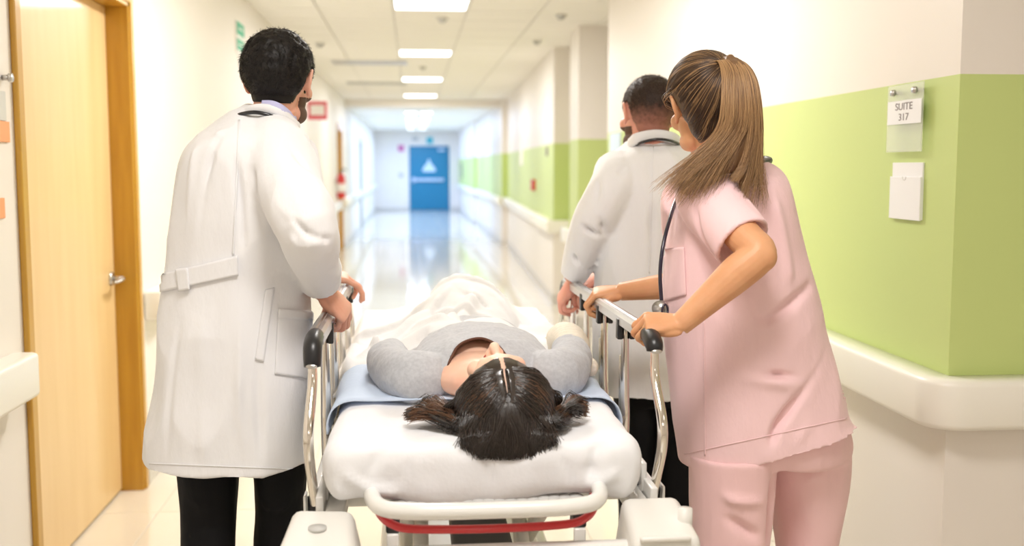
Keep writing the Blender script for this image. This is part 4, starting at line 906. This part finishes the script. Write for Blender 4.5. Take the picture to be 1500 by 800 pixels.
# ------------------------------------------------------------------ nurse in pink
NU = root('person', 'woman in pink scrubs with a long brown ponytail gripping the right rail', 'person', (.85, 2.62, 0))
LR_NU = [[(660, 1006, 1135, 2.58, .13), (700, 1010, 1132, 2.58, .12), (800, 1014, 1124, 2.58, .11), (900, 1022, 1110, 2.57, .10), (1050, 1032, 1098, 2.56, .085), (1130, 1030, 1100, 2.56, .085)],
              [(640, 1110, 1243, 2.66, .13), (700, 1128, 1240, 2.66, .12), (800, 1140, 1218, 2.68, .11), (900, 1142, 1206, 2.70, .10), (1000, 1140, 1196, 2.72, .085), (1085, 1138, 1198, 2.72, .085)]]
Mh3 = HM(W(1033, 158, 2.62), 8, -4, -7, 1.0)
sh = W(1040, 292, 2.50); el = W(1112, 372, 2.34); wr = W(998, 474, 2.352)
hd3 = frame(wr, (-.92, .05, .02), (-.02, -.50, .86))
wr2 = W(912, 427, 2.98); el2 = W(1035, 412, 2.86)
hd3b = frame(wr2, (-.92, .20, -.05), (-.1, -.25, .95))
units = [hand(hd3, 1, ((52, 70, 40), (58, 74, 45), (62, 74, 46), (64, 72, 46)), 2, [(.022, .022, -.010), (.036, .044, -.024), (.030, .066, -.042), (.016, .080, -.052)], .93)
         + [tube([sh+(el-sh)*.35, sh*.25+el*.75, el, el*.72+wr*.28, el*.35+wr*.65, wr+(wr-el)*.03], [.046, .043, .0395, .0415, .033, .0255], 20, 30, flat=.94), ellip(el+[.006, -.008, -.006], (.032, .032, .034))],
         hand(hd3b, -1, ((48, 60, 40), (54, 66, 42), (58, 68, 44), (60, 66, 44)), 3, [(.022, .022, -.006), (.036, .046, -.012), (.034, .070, -.026), (.026, .088, -.040)], .93)
         + [tube([el2, el2*.5+wr2*.5, wr2+(wr2-el2)*.03], [.043, .036, .0255], 20, 18)]]
coarse = [tube([(.88, 2.62, .86), (.85, 2.62, 1.05), (.80, 2.62, 1.3), (.76, 2.60, 1.40)], [.125, .10, .12, .07], 20, 12), tube([(.74, 2.78, 1.36), (.74, 2.86, 1.2), el2], [.045, .04, .038], 14), tube([(.76, 2.56, 1.38), sh, sh+(el-sh)*.5], [.05, .046, .042], 14)]
coarse += legs_in(LR_NU)
nb = Mh3 @ Vector((0, -.03, -.05)); nk = W(1060, 272, 2.62)
B3 = build_body(NU, M['skin3'], Mh3, ([nb, (nb+Vector(nk))/2, nk], [.046, .047, .062]), units, coarse)
face_parts(B3, Mh3, M['hairn'])
def fem_region(v):
    x, y, z = v.T; low = -.085+.082*sst(-.03, -.005, y)+.07*sst(.03, .085, y)
    ear = np.maximum(0, 1.0-np.hypot((y+.004)/.026, (z-.002)/.034))*(np.abs(x) > .058)
    return (z-low)*(ear <= 0)*(np.abs(x) < .0835)
h3, cap = hair_cap(B3, Mh3, fem_region, .013, M['hairn'], lump=.0015, seed=3)
# swept-back strands running to the tie
Vc, Nc, tc_, rc = cap; g = np.random.default_rng(11); tieL = np.array([.012, -.100, .085])
def to_world(P, Mx): Mx = np.array(Mx); return P @ Mx[:3, :3].T+Mx[:3, 3]
def swept(n, m, seed, r0, name):
    g = np.random.default_rng(seed); idx = np.nonzero(rc > .05)[0]; i = g.choice(idx, n); a = Vc[i]; K = 12; k = np.linspace(0, 1, K); P = np.empty((n, K, 3))
    c0 = np.array([0, -.012, .03])
    for q in range(n):
        u0, u1 = a[q]-c0, tieL-c0; r_0, r_1 = np.linalg.norm(u0), np.linalg.norm(u1); d0, d1 = u0/r_0, u1/r_1
        for w_, kk in enumerate(k):
            d = d0*(1-kk)+d1*kk; d /= np.linalg.norm(d)+1e-9; P[q, w_] = d
    # radius of the hair surface in each direction
    tr = BVHTree.FromPolygons([Vector(p) for p in HV], HF)
    off = .0125+.0025*g.random(n)
    for q in range(n):
        e0 = .35
        for w_ in range(K):
            d = Vector(P[q, w_]); h = tr.ray_cast(Vector(c0)+d*.3, -d); rad = (h[0]-Vector(c0)).length if h[0] else .09
            rad = min(rad, .118); f = min(1, e0+k[w_]*3); P[q, w_] = c0+np.array(d)*(rad+off[q]*f+.004*math.sin(k[w_]*math.pi))
    return strands(name, to_world(P, Mh3), r0, m, B3)
swept(1500, M['hairn'], 3, .0008, 'hair_strand'); swept(420, M['pony'], 5, .0007, 'hair_highlight')
tie = np.array(Mh3 @ Vector(tieL*1.06)); 
tieW = W(1062, 100, 2.52)
def pony(n, m, seed, r0, name, spread, K=22):
    g = np.random.default_rng(seed); ctr = spline([W(1050, 98, 2.545), W(1068, 88, 2.51), W(1082, 108, 2.475), W(1086, 150, 2.455), W(1084, 195, 2.455), W(1072, 232, 2.45), W(1058, 252, 2.44)], K)
    wid = spline([[.019], [.028], [.038], [.046], [.052], [.058], [.062]], K)[:, 0]; dep = wid*.55; k = np.linspace(0, 1, K)
    P = np.empty((n, K, 3))
    for q in range(n):
        a = g.random()*2*math.pi; rr = math.sqrt(g.random()); x, y = rr*math.cos(a), rr*math.sin(a)
        path = ctr + (x*wid)[:, None]*Rv + (y*dep)[:, None]*np.array([0, 1, 0])
        path[:, 2] += (np.abs(x)*-.01*k)
        # left portion sweeps forward over the shoulder, right ends curl out
        rq_ = (int(g.random()*7)+.3*g.random())/7; wv = .004*np.sin(k*(5+3*g.random())+g.random()*6)*k; path += wv[:, None]*Rv
        s_ = sst(.55, 1., k)
        if x < .25: path += (s_**1.15*(-.040-.045*rq_+x*.03))[:, None]*Rv + (s_**3*(-.010-.055*(1-rq_)-.02*g.random()))[:, None]*np.array([0, 0, 1.])+(s_*(.02*g.random()))[:, None]*np.array([0, 1, 0])
        else: path += (s_**2*(.0+.05*g.random()*(x > .7)))[:, None]*Rv + (s_*(-.02-.07*g.random()*(x > .5)))[:, None]*np.array([0, 0, 1.])
        path[-1] += g.normal(0, .004, 3); Lf = .82+.18*g.random(); kk = k*Lf*(K-1); lo = np.minimum(kk.astype(int), K-2); fr = (kk-lo)[:, None]
        P[q] = path[lo]*(1-fr)+path[lo+1]*fr
    return strands(name, P, r0, m, B3, .2)
cc = [W(1050, 98, 2.55), W(1068, 90, 2.51), W(1082, 110, 2.475), W(1086, 150, 2.46), W(1084, 195, 2.46), W(1074, 228, 2.46), W(1050, 246, 2.47)]
pv, pf, pn = remesh([tube(cc, [.010, .018, .029, .038, .042, .038, .022], 18, 26, .6, up=(0, 1, 0), round_ends=True)], .005, 3)
meshobj('ponytail', (pv+pn*(.004*fbm(pv, (60, 60, 8), 3))[:, None], pf), M['ponyd'], B3)
pony(2600, M['pony'], 21, .0007, 'ponytail_strand', 1); pony(1300, M['ponyd'], 22, .0007, 'ponytail_undertone', 1); pony(420, M['goldhair'], 23, .0006, 'ponytail_highlight', 1)
meshobj('hair_tie', tube([(lambda a: np.array(W(1056, 97, 2.535))+.015*(math.cos(a)*np.array([.3, .3, 1])/1.1+math.sin(a)*np.array([.0, 1, -.3])))(t) for t in np.linspace(0, 2*math.pi, 20)], .0035, 8), M['pony'], B3)
# trousers
trousers(NU, LR_NU, M['pinktr'], 'scrub_trousers',
         waist=loft(rings_px([(560, 1000, 1225, 2.62, .14), (640, 1005, 1243, 2.62, .15), (672, 1010, 1242, 2.62, .14)], 30)), seed=5.,
         cr=[([W(1020, 700, 2.46), W(1060, 730, 2.46), W(1120, 735, 2.47)], .014, .010), ([W(1020, 760, 2.46), W(1070, 765, 2.46), W(1115, 790, 2.47)], .014, -.010), ([W(1130, 700, 2.5), W(1128, 760, 2.5), W(1132, 800, 2.5)], .016, -.015), ([W(1180, 700, 2.54), W(1210, 690, 2.56), W(1235, 660, 2.6)], .014, .01)])
shoes(NU, [(.77, 2.56), (.99, 2.72)], M['shoew'], [-35, -35])
# tunic
T = rings_px([(236, 1046, 1122, 2.62, .060), (246, 1022, 1136, 2.62, .09), (262, 1008, 1146, 2.62, .125), (290, 996, 1156, 2.62, .145), (330, 984, 1168, 2.62, .155), (380, 975, 1182, 2.62, .155), (440, 970, 1196, 2.62, .15),
              (490, 975, 1205, 2.62, .15), (550, 983, 1222, 2.62, .16), (610, 990, 1240, 2.62, .17), (646, 1000, 1249, 2.62, .175, .24)], 48, 2.3)
slv = tube([W(1030, 275, 2.56), W(1040, 292, 2.52), W(1062, 325, 2.46), W(1090, 357, 2.40)], [.076, .078, .077, .073], 24, 18)
sd = W(1090, 357, 2.40)-W(1062, 325, 2.46); sd /= np.linalg.norm(sd)
slv_in = tube([W(1090, 357, 2.40), W(1090, 357, 2.40)+sd*.001], [.073, .068], 24)
slv2 = tube([W(1010, 290, 2.74), W(1005, 330, 2.84), W(1010, 365, 2.90)], [.07, .068, .062], 18, 12)
cr = [([W(985, 545, 2.48), W(1050, 538, 2.45), W(1120, 548, 2.45), W(1190, 552, 2.5)], .010, -.010), ([W(1000, 558, 2.47), W(1090, 556, 2.45), W(1170, 566, 2.47)], .018, .008),
      ([W(1200, 520, 2.53), W(1175, 570, 2.48), W(1140, 625, 2.45), W(1130, 660, 2.44)], .013, -.014), ([W(1215, 545, 2.55), W(1190, 600, 2.5), W(1165, 650, 2.46)], .016, .010),
      ([W(1090, 440, 2.46), W(1120, 470, 2.46), W(1180, 430, 2.49), W(1195, 415, 2.52)], .016, -.010), ([W(1060, 420, 2.47), W(1050, 480, 2.46), W(1020, 530, 2.47)], .014, -.010), ([W(1130, 280, 2.48), W(1150, 360, 2.48), W(1160, 420, 2.48)], .018, .007),
      ([W(1050, 262, 2.48), W(1085, 290, 2.44), W(1118, 330, 2.38)], .010, .006), ([W(1020, 300, 2.46), W(1030, 350, 2.44), W(1060, 385, 2.4)], .010, -.007), ([W(1000, 320, 2.47), W(1008, 380, 2.47), W(1030, 400, 2.46)], .012, -.008),
      ([W(1125, 262, 2.5), W(1100, 290, 2.46), W(1090, 300, 2.44)], .010, -.006), ([W(1000, 600, 2.46), W(1060, 640, 2.45)], .014, .006)]
Vt, Ft, Nt = remesh([loft(hem(T)), slv, slv2], .006, 4)
# open the near sleeve: hollow its end so the arm comes out of a cuff
a_end = W(1090, 357, 2.40); t = (Vt-a_end)@sd; rr = np.linalg.norm(Vt-a_end-t[:, None]*sd, axis=1)
k = (t > -.02) & (rr < .062) & (t < .05); Vt[k] -= sd*(.05*np.clip((.062-rr[k])/.012, 0, 1))[:, None]
Vt = Vt+Nt*(.0045*(ridged(Vt, (6, 6, 3.5), 51.)-.55)+.005*fbm(Vt, (7, 7, 4), 22.)+.002*fbm(Vt, (16, 16, 9), 28.))[:, None]; Vt = creases(Vt, Nt, cr)
tu = meshobj('scrub_top', (Vt, Ft), M['pink'], NU); bv = bvh_of((Vt, Ft))
meshobj('chest_pocket', project_patch(bv, [(974, 364), (1003, 362), (1006, 432), (974, 442)], 14, 18, .0008, .003), M['pink'], tu)
meshobj('hem_stitch', project_patch(bv, [(1003, 664), (1240, 612), (1240, 614), (1003, 666)], 60, 1, .0002, .0014), M['pink'], tu)
meshobj('side_seam', project_patch(bv, [(1030, 470), (1032, 470), (1034, 668), (1032, 668)], 1, 40, .0002, .0015), M['pink'], tu)
meshobj('yoke_seam', project_patch(bv, [(1060, 330), (1170, 318), (1170, 320), (1060, 332)], 30, 1, .0002, .0015), M['pink'], tu) if False else None
meshobj('neck_binding', tube([W(1128, 235, 2.62), W(1110, 240, 2.56), W(1085, 246, 2.545), W(1055, 247, 2.56), W(1036, 244, 2.62), W(1050, 240, 2.68), W(1090, 235, 2.70), W(1120, 233, 2.67), W(1128, 235, 2.62)], .0065, 10, 60, 1.3), M['trim'] if False else M['black'], tu)
sc3 = root('stethoscope', 'navy stethoscope hanging down the front of the pink scrubs', 'stethoscope', W(968, 400, 2.56))
meshobj('tubing', tube([W(1046, 250, 2.70), W(1010, 262, 2.74), W(992, 290, 2.66), W(980, 325, 2.58), W(971, 362, 2.54), W(967, 400, 2.53), W(969, 442, 2.53)], .0048, 10, 60), M['navy'], sc3)
meshobj('chest_piece', joinvf([tube([W(966, 452, 2.52), W(969, 452, 2.54)], [.019, .019], 24), tube([W(969, 440, 2.53), W(968, 450, 2.53)], .005, 10)]), M['steel'], sc3)
meshobj('diaphragm_ring', tube([np.array(W(974, 456, 2.50))+.016*np.array([math.cos(a)*.5, .3*math.cos(a), math.sin(a)]) for a in np.linspace(0, 2*math.pi, 24)], .0028, 8), M['navy'], sc3)

# ------------------------------------------------------------------ patient
PT = root('person', 'woman lying on her back with long dark hair and grey top on the stretcher', 'person', (.17, 3.0, .94))
Mh4 = Matrix.Translation(Vector((.186, 2.285, .985))) @ Euler((0, math.radians(-4), math.radians(4)), 'XYZ').to_matrix().to_4x4() @ Matrix(((1, 0, 0, 0), (0, .17, -.985, 0), (0, .985, .17, 0), (0, 0, 0, 1))) @ Matrix.Scale(.97, 4)
DP = -.135; L3 = lambda x, y, z: np.array([x, y+DP, z])
shl, shr = L3(.0, 2.70, .99), L3(.34, 2.70, .985)
ell, elr = L3(-.055, 2.94, .975), L3(.405, 2.93, .98)
wll, wrr = L3(-.05, 3.16, .965), L3(.42, 3.12, .985)
hdl = frame(wll, (.3, 1, 0), (-.2, 0, 1)); hdr = frame(wrr, (-.25, 1, -.1), (.2, 0, 1))
units = [hand(hdl, -1, ((15, 20, 15),)*4, 5, None, .92)+[tube([ell, wll], [.036, .026], 16, 10)], hand(hdr, 1, ((15, 20, 15),)*4, 5, None, .92)+[tube([elr, wrr], [.036, .026], 16, 10)]]
nb = Mh4 @ Vector((0, -.02, -.06)); nk = Vector((.175, 2.68+DP, .975))
chest = tube([L3(.17, 2.66, .97), L3(.17, 2.74, .98), L3(.17, 2.90, .985), L3(.17, 3.1, .955), L3(.17, 3.25, .945)], [.075, .12, .13, .11, .11], 24, 16, .48, up=(0, 0, 1))
up_chest = ellip(L3(.165, 2.71, .978), (.125, .12, .058))
coarse = [chest, tube([shl, ell], [.045, .038], 14), tube([shr, elr], [.045, .038], 14), tube([(.11, 3.15, .945), (.13, 3.48, 1.01), (.14, 3.90, .955)], [.042, .040, .030], 14, 14), tube([(.23, 3.15, .945), (.22, 3.48, 1.01), (.21, 3.90, .955)], [.055, .045, .032], 14, 14), ellip((.14, 3.96, .965), (.03, .045, .042)), ellip((.21, 3.96, .965), (.03, .045, .042))]
hp = [xf((HV, HF), Mh4)]
hv, hf, _ = remesh(hp+[tube([nb, (nb+nk)/2, nk], [.046, .048, .062], 20, 12), up_chest, ellip(L3(.165, 2.80, .998), (.125, .12, .058))], .0038, 3)
parts = [(hv, hf)]
for u in units: v, f, _ = remesh(u, .0026, 3); parts.append((v, f))
v, f, _ = remesh(coarse, .009, 3); parts.append((v, f))
B4 = meshobj('body', joinvf(parts), M['skin4'], PT)
face_parts(B4, Mh4, M['hairbrn'], True)
# grey top: chest, sleeves, neckline opened to skin
gt = [tube([L3(.17, 2.655, .98), L3(.17, 2.70, .98), L3(.17, 2.76, .985), L3(.17, 2.86, .99), L3(.17, 3.0, .985), L3(.17, 3.15, .97), L3(.17, 3.3, .96)], [.10, .155, .172, .172, .155, .145, .16], 30, 24, .50, up=(0, 0, 1)), ellip(L3(.165, 2.86, 1.003), (.145, .13, .066)),
      tube([L3(.06, 2.70, .98), L3(.0, 2.70, .975), L3(-.035, 2.78, .972), L3(-.065, 2.92, .972), L3(-.06, 3.04, .968)], [.054, .062, .060, .054, .048], 20, 20),
      tube([L3(.29, 2.70, .98), L3(.345, 2.70, .975), L3(.38, 2.78, .975), L3(.41, 2.90, .978), L3(.415, 2.98, .982)], [.054, .062, .058, .053, .048], 20, 20)]
Vg, Fg, Ng = remesh(gt, .0055, 4)
Vg = Vg+Ng*(.005*fbm(Vg, (14, 14, 14), 4.)+.003*fbm(Vg, (32, 32, 32), 7.))[:, None]
cr = [([W(560, 545, 2.74), W(585, 570, 2.66), W(600, 600, 2.56)], .008, .006), ([W(585, 535, 2.72), W(612, 560, 2.63), W(625, 590, 2.56)], .007, -.008), ([W(600, 528, 2.74), W(628, 550, 2.64), W(640, 580, 2.56)], .007, .007), ([W(620, 530, 2.72), W(645, 560, 2.60)], .006, -.006),
      ([W(850, 545, 2.8), W(825, 560, 2.74), W(812, 590, 2.66)], .008, .007), ([W(840, 535, 2.84), W(808, 552, 2.76), W(795, 585, 2.68)], .007, -.007), ([W(862, 560, 2.8), W(838, 585, 2.72)], .007, .006), ([W(640, 500, 2.9), W(690, 492, 2.86), W(760, 500, 2.9)], .008, .004), ([W(650, 512, 2.85), W(700, 505, 2.82), W(770, 515, 2.85)], .008, -.004)]
Vg = creases(Vg, Ng, cr)
# scoop neckline: ellipse in plan, offset towards the left of the picture
nc, nr = np.array([.150, 2.47]), np.array([.080, .105])
q = ((Vg[:, :2]-nc)/nr); keep = ((q**2).sum(1) > 1) | (Vg[:, 2] < .965)
v, f, used = facemask((Vg, Fg), keep)
go = meshobj('grey_top', shell(v, f, -Ng[used], -.0025), M['grey'], B4 if False else PT)
gb = bvh_of((Vg, Fg)); ring = []
for a in np.linspace(math.radians(-15), math.radians(215), 60):
    x, y = nc+nr*1.01*np.array([math.cos(a), math.sin(a)]); h = gb.ray_cast(Vector((x, y, 1.4)), Vector((0, 0, -1)))
    if h[0] and h[0].z > .955: ring.append(np.array(h[0])+[0, 0, .002])
meshobj('neckline_binding', tube(ring, .0028, 8, 60, 1.2), M['trim'], go)
# bandaged right forearm
Vb, Fb, Nb_ = remesh([tube([L3(.417, 2.93, .98), L3(.422, 2.99, .985), L3(.425, 3.05, .995), L3(.42, 3.12, .995)], [.045, .052, .054, .048], 20, 18, round_ends=True), tube([L3(.462, 2.90, .953), L3(.468, 2.96, .95)], [.02, .022], 12, 8, round_ends=True)], .005, 3)
Vb = Vb+Nb_*(.0022*np.sin((Vb[:, 1]*1.0+Vb[:, 2]*.35)*330)+.003*fbm(Vb, (25, 25, 25), 3))[:, None]
meshobj('arm_bandage', (Vb, Fb), M['bandage'], PT)
# hair: skull shell, then strands falling from a centre parting to the mattress
def pat_region(v):
    x, y, z = v.T; low = -.05+.03*sst(-.03, .01, y)+.085*sst(.02, .085, y)
    part = (np.abs(x-.001) > .0022)+(z < .085)*(y < .02)
    return (z-low)
hcap, cap = hair_cap(B4, Mh4, lambda v: pat_region(v)*(np.abs(v[:, 0]) > .0018*((v[:, 1] > -.035) & (v[:, 2] > .05))), .010, M['hairlong'], lump=.0, seed=3)
treeL = BVHTree.FromPolygons([Vector(p) for p in HV], HF); c0 = Vector((0, -.012, .03))
Mi = np.array(Mh4); Minv = np.array(Mh4.inverted())
def surf(d, extra):
    d = d.normalized(); h = treeL.ray_cast(c0+d*.3, -d); r = (h[0]-c0).length if h[0] else .09
    return np.array(c0+d*(min(r, .115)+extra))
def long_hair(n, m, seed, r0, name, tips=False, thick=1.):
    """strands leave the centre parting, wrap the skull and fall to the mattress"""
    g = np.random.default_rng(seed); K = 30; P = np.empty((n, K, 3)); hc_ = np.array([.186, 2.28])
    clumps = {s: [(s*(.045+.080*g.random()), -.015+.085*g.random()-.03, .004+.02*g.random(), g.random()*6) for _ in range(9)] for s in (-1, 1)}
    for q in range(n):
        s = 1 if g.random() < .5 else -1; u = g.random()
        be = math.radians(-50+84*u); ps = math.radians(np.clip(6+86*u**.8+g.normal(0, 7), 0, 104))
        if tips: be = math.radians(-40+35*g.random()); ps = math.radians(15+25*g.random())
        ex = (.008+.020*g.random())*thick
        pd = Vector((0, -math.sin(be), math.cos(be))); tg = Vector((0, -math.cos(be), -math.sin(be)))
        dr = Vector((s, 0, 0))*math.cos(ps)+tg*math.sin(ps); pts = []; ks = np.linspace(.015, 1, 13)
        for k in ks:
            th = k*math.radians(112); pts.append(surf(pd*math.cos(th)+dr*math.sin(th), ex*min(1, k*3)+.016*k*k))
        w = np.array(pts) @ Mi[:3, :3].T+Mi[:3, 3]; zf = MZ1+.006+.022*g.random()
        below = np.nonzero(w[:, 2] < zf+.012)[0]; w = w[:below[0]] if len(below) and below[0] > 3 else w
        e = w[-1]; o2 = e[:2]-hc_; o2 /= np.linalg.norm(o2)+1e-9
        if tips:
            cl = clumps[s][g.integers(0, 9)]; f = np.array([hc_[0]+s*.085+cl[0], 2.30+cl[1], zf+cl[2]])+g.normal(0, .0035, 3)
            wv = .010*math.sin(cl[3]); fin = [e+[s*.010, 0, -.022], [e[0]*.55+f[0]*.45, e[1]*.5+f[1]*.5+wv, zf+.012+wv*.4], [e[0]*.2+f[0]*.8, f[1]-wv*.8, f[2]+.006], f]
        else:
            r = .008+.018*g.random(); f = np.array([e[0]+o2[0]*r, e[1]+o2[1]*r*.8, zf]); c_ = .012*math.sin(e[0]*70+seed)
            f[1] = max(f[1], 2.142); fin = [[e[0]*.6+f[0]*.4, e[1]*.6+f[1]*.4, (e[2]*.6+zf*.4)], [f[0]+c_*.5, max(f[1], 2.146), zf+.004], [f[0]+c_+s*.006, f[1]+.016, zf-.002]]
            if f[1] < 2.175:
                dz = .030*g.random()*(1-(f[1]-2.142)/.033); fin[1] = [f[0]+c_*.5, 2.137+.004*g.random(), zf-.5*dz-.006]; fin[2] = [f[0]+c_+s*.004, 2.133+.003*g.random(), zf-dz-.016]
        P[q] = spline(np.vstack([w, fin]), K)
    P += g.normal(0, .0003, P.shape); return strands(name, P, r0, m, B4, .5)
long_hair(8500, M['hairlong'], 31, .00085, 'hair_strand'); long_hair(350, M['hairbrn'], 32, .0007, 'hair_undertone', False, 1.15)
long_hair(1300, M['hairtip'], 33, .0009, 'hair_tips', True); long_hair(600, M['hairlong'], 34, .0010, 'hair_side_lock', True)
lm = [ellip((.186, 2.24, .962), (.098, .068, .040)), ellip((.14, 2.22, .945), (.05, .04, .024)), ellip((.225, 2.195, .942), (.07, .042, .024)), ellip((.186, 2.29, .980), (.100, .075, .055))]
lv, lf_, ln_ = remesh(lm, .005, 4); meshobj('hair_mass', (lv+ln_*(.004*fbm(lv, (70, 14, 20), 2))[:, None], lf_), M['hairlong'], B4)

def crown_fall(n, m, seed, name):
    g = np.random.default_rng(seed); K = 24; P = np.empty((n, K, 3))
    for q in range(n):
        v = g.random(); x0 = .186+(-.070+.140*v)+.008*g.normal(); xe = .108+.165*v+.012*g.normal(); a = (x0-.186)/.09
        y0 = 2.165+.055*a*a; ln = .35+.65*g.random(); d = .006*g.random(); wv = .006*math.sin(xe*90+1.5)
        zt = 1.0-.012*a*a; edge = .035*a*a
        P[q] = spline([[x0*.75+.0465, y0+.055, zt+.045+d], [x0, y0+.012, zt+.012+d], [x0*.7+xe*.3, y0-.014-d, .975], [x0*.35+xe*.65+wv, min(y0-.024, 2.142)+edge-d, .945], [xe+wv*.5, 2.136+edge-d, .925-.012*ln], [xe-wv*.6+.004*g.normal(), 2.133+edge-d*.5, .915-.030*ln+edge*.5]], K)
    return strands(name, P, .0009, m, B4, .35)
crown_fall(2600, M['hairlong'], 51, 'hair_fall')
